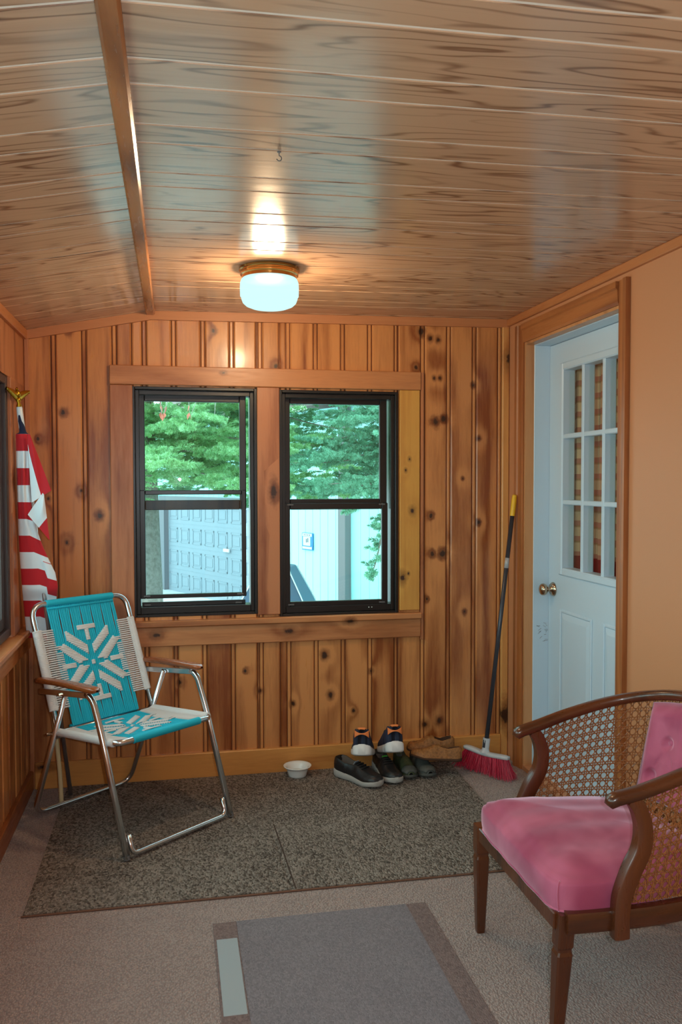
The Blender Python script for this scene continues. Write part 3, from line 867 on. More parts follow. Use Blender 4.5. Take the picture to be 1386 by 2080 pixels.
def main_fold(u, v):
    y = lerp(6.5, 101, v)
    xl = interp(y, YS, XL_); xr = interp(y, YS, XR_)
    a = 2*PI*u; ca, sa = math.cos(a), math.sin(a)
    x = (xl+xr)/2+(xr-xl)/2*ca
    dp = interp(y, [6.5, 13, 16, 50, 101], [.010, .013, .024, .032, .038])
    fold = .006*math.sin(ca*7+y*.05)*sstep(14, 30, y)+.010*sstep(.35, .5, ca)*(1-sstep(.5, .62, ca))*sstep(50, 75, y)*0
    yy = y+2.6*max(0, ca)*sstep(40, 60, y)
    sh = 0
    if ca > .45 and y > 66: sh = -.42
    fuv.append((u, max(0.0, stripe(y)+sh)))
    lw_ = sstep(34, 62, y)
    if sa > 0: dp = lerp(dp, .013, lw_); fold *= 1-.75*lw_
    return fpos(x, yy, .003+(.005 if ca > .45 and y > 66 else 0)+(dp+fold)*sa)
fl.grid(main_fold, 64, 160, wrap_u=True)
def flap(pts4, s4, depth, bul=.010):
    def fn(u, v):
        q = [lerp(lerp(pts4[0][k], pts4[1][k], u), lerp(pts4[3][k], pts4[2][k], u), v) for k in (0, 1)]
        s = lerp(lerp(s4[0], s4[1], u), lerp(s4[3], s4[2], u), v)
        fuv.append((u, s))
        return fpos(q[0], q[1], depth+bul*math.sin(PI*u)*math.sin(PI*min(1, v+.12))+.002*math.sin(9*u+6*v))
    fl.grid(fn, 24, 28)
flap([(3.2, 14.4), (4.3, 14.4), (12.2, 37.5), (4.6, 42.5)], [1.85, 1.2, 1.1, 2.9], .034)
flap([(8.8, 38.5), (9.4, 39), (11.4, 58.5), (3.0, 47.5)], [4.0, 4.0, 5.95, 4.02], .030)
fo = fl.build('flag', MFl.m, fp, smooth=True, recalc=False)
uvl = fo.data.uv_layers.new(name='UVMap')
for lp in fo.data.loops: uvl.data[lp.index].uv = fuv[lp.vertex_index]
fo['label'] = 'red and white striped flag with navy top hanging from the pole'

stk = empty('stick', (-.489, 3.80, 0), 0, 'cream coloured stick standing behind the lawn chair by the flagpole', 'stick')
mb = MB()
mb.tube(catmull([(0, 0, 0), (-.005, .0, .14), (-.019, .002, .30), (-.042, .006, .46), (-.080, .012, .66)], 8), .0095, 12)
mb.build('shaft', simple('cream_paint', srgb(214, 196, 152), .5), stk, smooth=True)
mb = MB(); mb.tube([(0, 0, 0), (-.0005, .0015, .02)], .0115, 12); mb.build('ferrule', simple('rubber_tip', srgb(190, 172, 130), .7), stk)

# ------------------------------------------------------------------ shoes
def shoe(name, loc, rz, label, group, L_=.28, W=.098, H=.075, heel=.075, sole_t=.026, c_up=None, c_sole=None, c_lin=None, pitch=0.0, roll=0.0,
         collar=True, tab=None, laces=None, accent=None, sole_toe=None, mirror=1, strap=None, wrinkle=0.0, toe_tip=None):
    root = empty(name, loc, rz, label, 'shoe', group)
    root.rotation_euler = (roll, pitch, rz)
    def half(t):   # half width along the foot, heel t=0, toe t=1
        return W*.5*interp(t, [0, .03, .10, .25, .45, .62, .76, .88, .95, .985, 1], [.28, .62, .75, .76, .77, .92, 1.0, .90, .68, .42, .12])
    def cx(t): return mirror*W*.10*math.sin(PI*t)*(1 if t > .3 else .4)*.6
    def zb(t): return .012*sstep(.7, 1, t)+.004*sstep(.12, 0, t)
    def st(t): return sole_t*interp(t, [0, .1, .4, .7, 1], [1.25, 1.2, 1.0, .85, .75])
    nt = 44
    mb = MB()
    rows = []
    nseg = 20
    for i in range(nt+1):
        t = i/nt; w = half(t)+.004; z0 = zb(t); z1 = z0+st(t)
        row = []
        for k in range(nseg):
            a = 2*PI*k/nseg; ca, sa = math.cos(a), math.sin(a)
            x = (t-.5)*L_; y = cx(t)+w*math.copysign(abs(ca)**.45, ca); z = (z0+z1)/2+(z1-z0)/2*math.copysign(abs(sa)**.4, sa)
            row.append((x, y, z))
        rows.append(row)
    vs = [p for r_ in rows for p in r_]
    fs = [(i*nseg+k, i*nseg+(k+1) % nseg, (i+1)*nseg+(k+1) % nseg, (i+1)*nseg+k) for i in range(nt) for k in range(nseg)]
    fs += [tuple(range(nseg)), tuple(nt*nseg+k for k in range(nseg))]
    mb.add(vs, fs); mb.build('sole', c_sole, root, smooth=True)
    def hup(t): return interp(t, [0, .04, .12, .28, .42, .55, .7, .85, .95, 1], [heel*.72, heel*.96, heel, heel*.84, H*1.02, H*.98, H*.72, H*.55, H*.40, H*.18])
    def opn(t): return sstep(.02, .07, t)*(1-sstep(.36, .46, t)) if collar else 0.0
    def upper_pt(t, a, sc=1.0):
        ca, sa = math.cos(a), math.sin(a)
        w = half(t)*sc; h = hup(t)*sc
        hb = sstep(.25, .5, t); e1 = lerp(.38, .6, hb); e2 = lerp(.46, .72, hb)
        lean = 1-lerp(.12, .26, sstep(.2, .5, t))*sstep(.0, 1, max(0, sa))*(1 if t < .5 else .7)
        y = cx(t)+w*math.copysign(abs(ca)**e1, ca)*lean
        z = zb(t)+st(t)*.8+h*max(0, sa)**e2
        if abs(ca) < .62: z -= opn(t)*h*.80*sstep(.62, .30, abs(ca))
        z += wrinkle*math.sin(t*70+3*ca)*.6*(1 if t > .5 else .3)
        x = (t-.5)*L_+.010*(1-t)*sstep(.2, 0, t)*sa*0
        return (x, y, z)
    mb = MB()
    lin = MB()
    nu, nv = 44, 36
    vs = [upper_pt(.004+.990*i/nu, PI*k/nv) for i in range(nu+1) for k in range(nv+1)]
    for i in range(nu):
        for k in range(nv):
            q = (i*(nv+1)+k, i*(nv+1)+k+1, (i+1)*(nv+1)+k+1, (i+1)*(nv+1)+k)
            t = .004+.99*(i+.5)/nu; ca = abs(math.cos(PI*(k+.5)/nv))
            inner = opn(t) > .4 and ca < .55
            if inner: lin.f.append(q); lin.m.append(0)
            else: mb.f.append(q); mb.m.append(0)
    mb.v = vs; lin.v = list(vs)
    mb.f.append(tuple(range(nv+1))); mb.m.append(0)
    mb.build('upper', c_up, root, smooth=True, recalc=False)
    if lin.f: lin.build('lining', c_lin or c_up, root, smooth=True, recalc=False)
    def patch(nm, mat, t0, t1, a0, a1, lift=.0022, shape=None):
        m = MB(); nn = 12
        def fn(u, v):
            t = lerp(t0, t1, u); a = lerp(a0, a1, v)
            if shape: t, a = shape(t, a, u, v)
            p = Vector(upper_pt(t, a)); c = Vector(((t-.5)*L_, cx(t), zb(t)+st(t)))
            return p+(p-c).normalized()*lift
        m.grid(fn, nn, nn); o = m.build(nm, mat, root, smooth=True, recalc=False)
        o.modifiers.new('thick', 'SOLIDIFY').thickness = .002; return o
    if tab:   # contrasting heel tab wrapped over the back of the collar
        patch('collar_rim', tab, .007, .030, PI*.38, PI*.62, .0035)
        m = MB()
        def band(u, v):
            s = (u-.5)*2
            zz = lerp(.40+.16*(1-s*s), .66+.10*s*s-.04*(1-s*s), v)
            return (-.5*L_-.0045+.0105*s*s, cx(.02)+s*W*.30, zb(0)+st(0)*.8+heel*zz)
        m.grid(band, 16, 6); o = m.build('heel_tab', tab, root, smooth=True, recalc=False)
        o.modifiers.new('thick', 'SOLIDIFY').thickness = .003
    if toe_tip: patch('toe_cap', toe_tip, .80, .985, PI*.08, PI*.92, .0016)
    if laces:
        for j in range(4):
            t = .47+.055*j
            m = MB(); m.tube([Vector(upper_pt(t+.012*math.sin(q*PI), lerp(PI*.34, PI*.66, q)))+Vector((0, 0, .003)) for q in np.linspace(0, 1, 9)], .0028, 6)
            m.build('lace', laces, root, smooth=True)
    if accent: patch('tongue_tag', accent, .40, .455, PI*.43, PI*.57, .006)
    if strap:
        m = MB(); m.tube([Vector(upper_pt(.30+.10*math.sin(q*PI), lerp(PI*.02, PI*.98, q)))+Vector((0, 0, .006+.010*math.sin(q*PI))) for q in np.linspace(0, 1, 15)], .006, 8, sx=1.8, sy=.5)
        m.build('strap', strap, root, smooth=True)
    return root
M_navy = simple('navy_mesh_fabric', srgb(36, 44, 68), .7, bump=.4, bscale=500)
M_wsole = simple('white_foam_sole', srgb(226, 226, 226), .55)
M_orange = simple('orange_heel_tab', srgb(232, 130, 66), .6)
M_blk = simple('black_leather', srgb(26, 26, 28), .4, bump=.2, bscale=300)
M_gsole = simple('grey_rubber_sole', srgb(168, 166, 162), .65, bump=.25, bscale=120)
M_glin = simple('grey_lining', srgb(96, 84, 76), .9)
M_lace = simple('black_lace', srgb(16, 16, 18), .7)
M_lime = simple('lime_tag', srgb(90, 214, 70), .5)
M_olive = simple('dark_olive_rubber', srgb(66, 72, 46), .6, var=.35, bscale=40)
M_olive2 = simple('dark_grey_rubber', srgb(74, 76, 72), .65)
M_brown = simple('worn_brown_leather', srgb(146, 96, 50), .6, bump=.5, bscale=90, var=.35)
M_dbrown = simple('dark_brown_lining', srgb(70, 44, 28), .85)
GS = 'shoes left by the back wall'
def ang(dx, dy): return math.atan2(dy, dx)
MZ = .0087
# black pair, toes to the room
shoe('shoe', (.834, 3.812, MZ), ang(.15, -.225), 'left black trainer of the pair under the navy shoes, turned sideways', GS, L_=.280, W=.100, H=.058, heel=.066, sole_t=.034, c_up=M_blk, c_sole=M_gsole, c_lin=M_glin, laces=M_lace, accent=simple('pale_tongue_tag', srgb(170, 178, 186), .5), mirror=1)
shoe('shoe', (.984, 3.860, MZ), ang(.02, -.235), 'right black trainer with a lime tag under the navy shoes', GS, L_=.280, W=.094, H=.058, heel=.062, sole_t=.034, c_up=M_blk, c_sole=M_gsole, c_lin=M_glin, laces=M_lace, accent=M_lime, mirror=-1)
# navy pair resting heels up on the black pair
shoe('shoe', (.868, 3.888, .103), ang(.06, .26), 'left navy trainer with orange heel tab resting on black shoes', GS, L_=.235, W=.110, H=.075, heel=.094, sole_t=.040, c_up=M_navy, c_sole=M_wsole, c_lin=M_navy, tab=M_orange, laces=M_lace, pitch=math.radians(17), mirror=-1)
shoe('shoe', (1.014, 3.884, .110), ang(.02, .26), 'right navy trainer with orange heel tab resting on black shoes', GS, L_=.230, W=.108, H=.075, heel=.094, sole_t=.040, c_up=M_navy, c_sole=M_wsole, c_lin=M_navy, tab=M_orange, laces=M_lace, pitch=math.radians(17), mirror=1)
# olive pair with a brown pair laid across it
shoe('shoe', (1.078, 3.893, MZ), ang(.0, -.25), 'dark olive rubber clog beside the black trainers', GS, L_=.245, W=.082, H=.064, heel=.062, sole_t=.018, c_up=M_olive, c_sole=M_olive2, c_lin=M_olive2, toe_tip=M_olive2)
shoe('shoe', (1.168, 3.893, MZ), ang(.01, -.25), 'dark grey green clog whose toe shows below the brown slip-ons', GS, L_=.245, W=.086, H=.064, heel=.062, sole_t=.018, c_up=M_olive2, c_sole=M_olive2, c_lin=M_olive, toe_tip=M_olive2, mirror=-1)
shoe('shoe', (1.218, 3.835, .076), ang(-.26, .055), 'worn brown leather slip-on lying sideways over the olive clogs', GS, L_=.245, W=.094, H=.062, heel=.062, sole_t=.014, c_up=M_brown, c_sole=M_dbrown, c_lin=M_dbrown, wrinkle=.002, pitch=math.radians(-4), roll=math.radians(12))
shoe('shoe', (1.226, 3.945, .084), ang(-.26, .02), 'second brown slip-on behind the first, against the baseboard', GS, L_=.235, W=.090, H=.066, heel=.060, sole_t=.014, c_up=M_brown, c_sole=M_dbrown, c_lin=M_dbrown, wrinkle=.002)
# ------------------------------------------------------------------ macrame lawn chair (local x = forward, y = across)
chair = empty('lawn_chair', (-.19, 3.589, .0125), math.radians(-50), 'aluminium folding lawn chair with turquoise and white macrame webbing', 'chair')
M_turq = simple('turquoise_cord', srgb(20, 186, 214), .75, bump=.35, bscale=900, var=.12)
M_cord = simple('white_cotton_cord', srgb(222, 220, 220), .8, bump=.35, bscale=900, var=.06)
M_armw = pine('varnished_arm_wood', 'x', srgb(158, 82, 40), srgb(104, 46, 20), rough=.25, ringfreq=40, contrast=.5, coat=.4)
M_rubber = simple('dark_rubber_tip', (.03, .03, .03, 1), .7)
TR = .0118
WH = .262
for s in (-1, 1):
    w = WH*s
    mb = MB()
    pts = arc_path([(-.225, w, .545), (.085, w, .578), (.135, w, .565), (.178, w, .455), (.309, w, .004)], .03, 5)
    pts = arc_path([(.088, w, .580), (.128, w, .560), (.182, w, .435), (.330, w, .003)], .05, 6)
    mb.tube(pts, TR, 14, sx=1.0, sy=1.0, sq=.75)
    lg = mb.build('leg', M_chrome, chair, smooth=True)
    mb = MB(); mb.tube([(.3265, w, .014), (.3305, w, .0)], .0124, 14); mb.build('leg_tip', M_latch, lg)
    mb = MB(); mb.obox((-.060, w, .560), (.165, 0, .0165), (0, .0105, 0), (-.0011, 0, .0115)); mb.build('arm_bar', M_chrome, chair, bevel=.003)
    mb = MB()
    def arm(u, v, w=w):
        a = 2*PI*u; x = lerp(-.255, .158, v)
        wid = interp(v, [0, .02, .06, .5, .9, .97, 1], [.004, .016, .021, .023, .026, .022, .006])
        hh = interp(v, [0, .02, .06, .94, .98, 1], [.003, .009, .011, .012, .010, .004])
        zc_ = .585+.017*v+.004*math.sin(v*PI*1.1)
        return (x, w+wid*math.copysign(abs(math.cos(a))**.6, math.cos(a)), zc_+.012*0+hh*math.copysign(abs(math.sin(a))**.6, math.sin(a)))
    mb.grid(arm, 20, 30, wrap_u=True); mb.build('armrest', M_armw, chair, smooth=True)
    # bolts
    for bx_, bz_ in ((-.075, .553), (-.163, .378)):
        mb = MB()
        mb.tube([(bx_, w-.016*s, bz_), (bx_, w+.019*s, bz_)], [.006, .006], 10)
        mb.build('bolt', M_nickel, chair)
# rear leg hoop
mb = MB()
mb.tube(arc_path([(-.070, -WH+.014, .560), (-.314, -WH+.014, .0085), (-.322, WH-.018, .012), (-.070, WH-.018, .560)], .065, 8), TR*.95, 14)
mb.build('rear_leg_hoop', M_chrome, chair, smooth=True)
# front foot bar, turning up inside the legs
mb = MB()
mb.tube(arc_path([(.304, -WH+.026, .080), (.326, -WH+.026, .012), (.326, WH-.026, .012), (.304, WH-.026, .080)], .03, 6), TR*.9, 14)
mb.build('foot_bar', M_chrome, chair, smooth=True)
# back hoop
B0 = Vector((-.150, 0, .392)); BT = Vector((-.338, 0, .878)); bdir = (BT-B0); BLEN = bdir.length; bdir = bdir.normalized()
BN = Vector((bdir.z, 0, -bdir.x))      # forward normal
BW = .238
mb = MB()
pb = B0-bdir*.035
mb.tube(arc_path([pb+Vector((0, -BW, 0)), BT+Vector((0, -BW, 0)), BT+Vector((0, BW, 0)), pb+Vector((0, BW, 0))], .065, 8), TR, 14)
mb.build('back_hoop', M_chrome, chair, smooth=True)
# seat hoop
S0 = Vector((-.165, 0, .382)); S1 = Vector((.245, 0, .409)); sdir = (S1-S0); SLEN = sdir.length; sdir = sdir.normalized()
SN = Vector((-sdir.z, 0, sdir.x))
mb = MB()
mb.tube(arc_path([S0+Vector((0, -BW, 0)), S1+Vector((0, -BW, 0)), S1+Vector((0, BW, 0)), S0+Vector((0, BW, 0))], .05, 8), TR, 14)
mb.build('seat_hoop', M_chrome, chair, smooth=True)
mb = MB(); mb.tube([S0+Vector((.012, -BW, -.004)), S0+Vector((.012, BW, -.004))], TR*.9, 12); mb.build('rear_seat_bar', M_chrome, chair, smooth=True)

def weave(prefix, base, vdir, nrm, length, half, sag, sleeve_lo, sleeve_hi, side_lo, side_hi, parent):
    """cords along vdir with a white eight pointed star and white cords laced to the side tubes"""
    Y = Vector((0, 1, 0))
    ku = half/470.0; kv = length/1196.0
    def pt(s, up, off=0.0):
        t = (up+557)*kv
        sg = sag*4*(t/length)*(1-t/length)*(1-(s*ku/half)**2*.6)
        return base+vdir*t+Y*(s*ku)+nrm*(off-sg)
    # turquoise warp cords
    m = MB(); n = 38
    gaps = {3, 9, 15, 22, 28, 34}
    for i in range(n):
        s = lerp(-322, 322, i/(n-1)); rr = 322/(n-1)*ku*1.12
        ups = [-557+1196*q/16 for q in range(17)]
        pts = []
        for u_ in ups:
            pull = 0
            if 200 < abs(u_-41) < 560: pull = 5.5*(1 if (i % 6) < 3 else -1)*math.sin((abs(u_-41)-200)/360*PI)
            pts.append(pt(s+pull, u_, .0))
        m.tube(pts, rr, 6, sx=1.0, sy=.75, up=tuple(nrm), cap=False)
    m.build(prefix+'_webbing', M_turq, parent, smooth=True)
    # wrapped hems on the cross bars
    for up, r_ in ((639, sleeve_hi), (-557, sleeve_lo)):
        m = MB()
        if r_:
            for i in range(n*2):
                s0 = lerp(-330, 330, i/(n*2)); s1 = lerp(-330, 330, (i+1)/(n*2))
                c0 = base+vdir*((up+557)*kv)+Y*(s0*ku); c1 = base+vdir*((up+557)*kv)+Y*(s1*ku)
                m.tube([c0, c0.lerp(c1, .5), c1], [r_*.975, r_*1.02, r_*.975], 14, up=tuple(nrm), cap=i in (0, n*2-1))
            if up > 0: m.tube([pt(-325, 585, .004), pt(325, 585, .004)], .0045, 6)
            m.build(prefix+'_hem', M_turq, parent, smooth=True)
    # star pattern
    polys = []
    A = [(-28, 86), (-208, 252), (-214, 356), (-24, 172)]
    Bq = [(-50, 32), (-138, 10), (-300, 186), (-244, 222)]
    for fx in (1, -1):
        for fy in (1, -1):
            for Q_ in (A, Bq): polys.append([(x*fx, y*fy) for x, y in Q_])
    for fy in (1, -1):
        polys.append([(-88, 338*fy), (88, 338*fy), (88, 380*fy), (-88, 380*fy)])
        polys.append([(-17, 225*fy), (17, 225*fy), (17, 338*fy), (-17, 338*fy)])
    polys.append([(-14, -20), (14, -20), (14, 20), (-14, 20)])
    for fx in (1, -1):
        polys.append([(172*fx, -22), (300*fx, -22), (300*fx, 22), (172*fx, 22)])
    m = MB(); dl = 15.5
    for Pq in polys:
        ys = [p[1] for p in Pq]; lo, hi = min(ys), max(ys)
        k = max(1, int(round((hi-lo)/dl)))
        for j in range(k):
            y = lo+(hi-lo)*(j+.5)/k; xs_ = []
            for a, b in zip(Pq, Pq[1:]+Pq[:1]):
                if (a[1]-y)*(b[1]-y) < 0: xs_.append(a[0]+(b[0]-a[0])*(y-a[1])/(b[1]-a[1]))
            if len(xs_) < 2: continue
            a, b = min(xs_), max(xs_)
            if b-a < 8: continue
            m.tube([pt(a, y, .0015), pt(a+5, y, .0052), pt((a+b)/2, y, .0060), pt(b-5, y, .0052), pt(b, y, .0015)], dl*kv*.62, 6, sx=1.0, sy=.6, up=tuple(nrm), cap=False)
    m.build(prefix+'_star', M_cord, parent, smooth=True)
    # white side lacing
    for sgn in (-1, 1):
        m = MB(); rows = int((side_hi-side_lo)/10.5)
        for j in range(rows+1):
            y = lerp(side_lo, side_hi, j/rows)
            if j % 2 == 1: continue
            b = 318 if abs(y) > 150 else 268
            if 172 < abs(y) < 205: b = 268
            m.tube([pt(sgn*(470-14), y, .010), pt(sgn*410, y, .006), pt(sgn*(b+14), y, .006), pt(sgn*b, y, .002)], 11.5*kv*.64, 6, sx=1, sy=.7, up=tuple(nrm), cap=False)
        # solid knotted strip by the tube and the wrap round it
        nk = 46
        for j in range(nk):
            y0 = lerp(side_lo-12, side_hi+12, j/nk); y1 = lerp(side_lo-12, side_hi+12, (j+1)/nk)
            c0 = base+vdir*((y0+557)*kv)+Y*(sgn*BW); c1 = base+vdir*((y1+557)*kv)+Y*(sgn*BW)
            m.tube([c0, c0.lerp(c1, .5), c1], [.0150, .0158, .0150], 12, up=tuple(nrm), cap=j in (0, nk-1))
            m.tube([pt(sgn*(470-8), (y0+y1)/2, .0105), pt(sgn*428, (y0+y1)/2, .0062)], .0062*(length/.52), 6, sx=1, sy=.6, up=tuple(nrm))
        m.build(prefix+'_side_lacing', M_cord, parent, smooth=True)
weave('back', B0, bdir, BN, BLEN, BW, .006, .0, .0152, -372, 372, chair)
weave('seat', S0, sdir, SN, SLEN, BW, .012, .0135, .0150, -470, 560, chair)

# ------------------------------------------------------------------ pink cane barrel chair (local origin at its base centre, front toward -x)
AX, AY = 1.20, 2.18
arm_ = empty('armchair', (AX, AY, 0), 0, 'pink velvet barrel armchair with cane sides and brown wood frame', 'chair')
M_pinkm = Mat('pink_velvet')
P = M_pinkm.obj()
n1 = M_pinkm.noise(P, 7, 2, .5, .4); n2 = M_pinkm.noise(P, 600, 2)
lw = M_pinkm.n('LayerWeight', None, Blend=.35).outputs['Facing']
c = M_pinkm.mix(M_pinkm.range(n1, .35, .65), srgb(196, 106, 132), srgb(162, 72, 100))
nm = M_pinkm.bump(n2, .12, .002)
M_pinkm.principled(c, .85, 0, .15, nm, Sheen_Weight=1.0, Sheen_Roughness=.35, Sheen_Tint=(1, .72, .86, 1))
M_pink = M_pinkm.m
M_waln = pine('walnut_stained_wood', 'z', srgb(98, 50, 24), srgb(50, 23, 10), rough=.28, ringfreq=30, contrast=.5, islandvar=.1, coat=.3)
M_walnx = pine('walnut_stained_rail', 'x', srgb(98, 50, 24), srgb(50, 23, 10), rough=.28, ringfreq=30, contrast=.5, islandvar=.1, coat=.4)
M_cane = simple('glossy_cane', srgb(150, 92, 52), .25, 0, .6, var=.4, bscale=120)
def tap_leg(x, y, top_z, name='leg', splay=(0, 0), hs=.021):
    m = MB()
    def sq(z, h, dx, dy, c=.004):
        return [(x+dx+sx*(h-(c if k else 0)), y+dy+sy*(h-(0 if k else c)), z) for sx, sy, k in ((-1, -1, 1), (1, -1, 1), (1, -1, 0), (1, 1, 0), (1, 1, 1), (-1, 1, 1), (-1, 1, 0), (-1, -1, 0))]
    secs = [(0, .0125), (.012, .0135), (.235, hs*.98), (.244, hs*.86), (.250, hs*.86), (.256, hs), (top_z, hs)]
    vs = []
    for z, h in secs:
        k = 1-z/top_z; vs += sq(z, h, splay[0]*k, splay[1]*k)
    n = len(secs); fs = [(i*8+k, i*8+(k+1) % 8, (i+1)*8+(k+1) % 8, (i+1)*8+k) for i in range(n-1) for k in range(8)]
    fs += [tuple(range(8))[::-1], tuple((n-1)*8+k for k in range(8))]
    m.add(vs, fs); return m.build(name, M_waln, arm_)
tap_leg(-.268, .284, .338, splay=(-.004, 0)); tap_leg(-.256, -.262, .338, splay=(-.024, -.004))
tap_leg(.250, .20, .338, splay=(.05, .02)); tap_leg(.250, -.20, .338, splay=(.05, -.02))
# plan curve of seat rail / top rail
rail_ctrl = [(-.136, .290, .622), (-.065, .296, .639), (.02, .298, .664), (.125, .288, .693), (.215, .255, .718), (.285, .180, .742), (.318, .085, .757), (.326, 0, .762)]
rail_ctrl = rail_ctrl+[(x, -y, z) for x, y, z in rail_ctrl[-2::-1]]
top_path = catmull(rail_ctrl, 8)
NP_ = len(top_path)
seat_ctrl = [(-.262, .280, 0), (-.15, .285, 0), (-.03, .284, 0), (.09, .268, 0), (.175, .230, 0), (.235, .160, 0), (.262, .075, 0), (.268, 0, 0)]
seat_ctrl = seat_ctrl+[(x, -y, z) for x, y, z in seat_ctrl[-2::-1]]
seat_path = [p+Vector((0, 0, .320)) for p in catmull(seat_ctrl, 8)]
mb = MB()
mb.tube(seat_path, .028, 12, up=(0, 0, 1), sx=.55, sy=.95, sq=.45); mb.build('side_rail', M_walnx, arm_, auto=50)
mb = MB(); mb.box(-.286, -.250, -.262, .280, .294, .337, c=.003); mb.build('front_rail', M_waln, arm_)
# top rail with rolled ends
mb = MB()
rr = [.0185]*NP_
ends = [Vector(p) for p in top_path]
d0 = (ends[0]-ends[1]).normalized()
ext = [ends[0]+d0*.020+Vector((0, 0, -.012)), ends[0]+d0*.012+Vector((0, 0, -.003))]
ext2 = [Vector((p.x, -p.y, p.z)) for p in ext]
path = ext+ends+ext2[::-1]
mb.tube(path, [.012, .018]+rr+[.018, .012], 14, up=(0, 0, 1), sx=1.15, sy=.85, sq=.7); mb.build('top_rail', M_walnx, arm_, smooth=True)
# curved arm supports
for s in (1, -1):
    pts = catmull([(-.130, s*.302, .282), (-.130, s*.303, .338), (-.124, s*.302, .385), (-.101, s*.300, .440), (-.072, s*.297, .495), (-.066, s*.295, .550), (-.080, s*.294, .598), (-.098, s*.293, .620)], 6)
    mb = MB()
    nP = len(pts)
    rs = [interp(i/(nP-1), [0, .2, .45, .7, .9, 1], [.0215, .0215, .023, .0215, .019, .016]) for i in range(nP)]
    mb.tube(pts, rs, 12, up=(0, 1, 0), sx=1.0, sy=.80, sq=.4); sp_ = mb.build('arm_support', M_waln, arm_, auto=45)
    mb = MB(); mb.tube([(-.130, s*.318, .308), (-.130, s*.3215, .308)], [.0055, .0045], 14); mb.build('dowel_plug', M_waln, sp_)
# cane: strands woven on the surface between seat rail and top rail
low_path = [p+Vector((0, 0, .034)) for p in seat_path]
def resample(P_, n):
    d = [0]
    for a, b in zip(P_[:-1], P_[1:]): d.append(d[-1]+(b-a).length)
    out = []
    for i in range(n+1):
        x = d[-1]*i/n; k = min(max(np.searchsorted(d, x)-1, 0), len(P_)-2)
        t = (x-d[k])/(d[k+1]-d[k]); out.append(P_[k].lerp(P_[k+1], t))
    return out, d[-1]
NR = 400
i0 = 6
lo_p, ll = resample([p for p in low_path if p.x > -.112], NR)
hi_p, lh = resample([p for p in top_path if p.x > -.062], NR)
ctr = Vector((.0, 0, 0))
def cane_pt(u, v, off=0.0):
    x = min(max(u, 0), 1)*NR; k = min(int(x), NR-1); t = x-k
    a = lo_p[k].lerp(lo_p[k+1], t); b = hi_p[k].lerp(hi_p[k+1], t)-Vector((0, 0, .012))
    p = a.lerp(b, min(max(v, 0), 1))
    k2 = min(max(k, 2), NR-3); tn = (hi_p[k2+2]-hi_p[k2-2]); nn = Vector((tn.y, -tn.x, 0)).normalized()
    return p+nn*off
NC = int(round((ll+lh)/2/.0238)); NRW = 13
mb = MB(); cw = .0016
def strand(uv, off, n):
    pts = [cane_pt(u, v, off+.0010*(1 if i % 2 else -1)) for i, (u, v) in enumerate(uv)]
    if len(pts) > 1: mb.tube(pts, cw, 5, sx=1.0, sy=1.0, cap=False)
for i in range(NC+1):
    for e in (-.13, .13):
        u = (i+e)/NC
        if 0 <= u <= 1: strand([(u, j/14) for j in range(15)], 0, 0)
for j in range(NRW+1):
    for e in (-.13, .13):
        v = (j+e)/NRW
        if 0 <= v <= 1: strand([(i/(NC*2), v) for i in range(NC*2+1)], .0012, 0)
for i in range(-NRW, NC+1):
    for sg in (1, -1):
        seq = []
        for k in range(0, NRW*2+1):
            uu = (i+k/2)/NC if sg == 1 else (i+NRW-k/2)/NC
            if -1e-6 <= uu <= 1+1e-6: seq.append((uu, (k/2)/NRW))
        if len(seq) > 1: strand([(u+.5/NC if 0 < u+.5/NC < 1 else u, v) for u, v in seq], -.0012 if sg == 1 else .0024, 0)
mb.build('cane_panel', M_cane, arm_, recalc=False)
# seat cushion
mb = MB()
def cush(u, v):
    # u runs round the plan, v from the middle of the top out to the edge and down the side
    a = 2*PI*u
    ca, sa = math.cos(a), math.sin(a)
    p = 9.0 if ca < 0 else 4.0
    rad = 1/((abs(ca)**p+abs(sa)**p)**(1/p))
    ex, ey = ca*rad, sa*rad
    q = min(v/.6, 1); dn = max(0, (v-.6)/.4)
    f = q*.97 if dn == 0 else .97+.03*math.sin(min(1, dn/.25)*PI/2)
    fx = ex*f; fy = ey*f
    x = lerp(-.288, .225, (fx+1)/2)
    hw = interp(x, [-.29, -.12, -.08, .1, .23], [.281, .279, .266, .235, .175])
    h = .424+.034*(1-min(1, max(abs(fx), abs(fy))**2.2))-.012*sstep(.2, 1, fx)
    if dn > 0: h = lerp(.424-.012*sstep(.2, 1, ex), .338, sstep(0, 1, dn)*.5+dn*.5)-.0*dn
    r_ = max(abs(fx), abs(fy))
    return (x-.006*math.sin(dn*PI)*(ex < -.9), fy*hw+.003*math.sin(dn*PI)*(1 if fy > .9 else -1 if fy < -.9 else 0), h-.010*sstep(.86, .97, q*(1 if dn == 0 else 1))*(1 if dn == 0 else max(0, 1-dn*3))+.0015*math.sin(14*fy+9*x))
mb.grid(cush, 128, 50, wrap_u=True)
mb.build('seat_cushion', M_pink, arm_, smooth=True)
mb = MB(); mb.tube([Vector(cush(.6245, q))+Vector((-.001, -.001, .0)) for q in np.linspace(.62, .99, 12)], .0022, 6); mb.build('corner_seam', M_pink, arm_, smooth=True)
mb = MB()
wp = [cush(i/96, 1.0) for i in range(96)]
mb.tube([Vector(p)+Vector((0, 0, .003)) for p in wp], .0042, 6, closed=True); mb.build('welt_cord', M_pink, arm_, smooth=True)
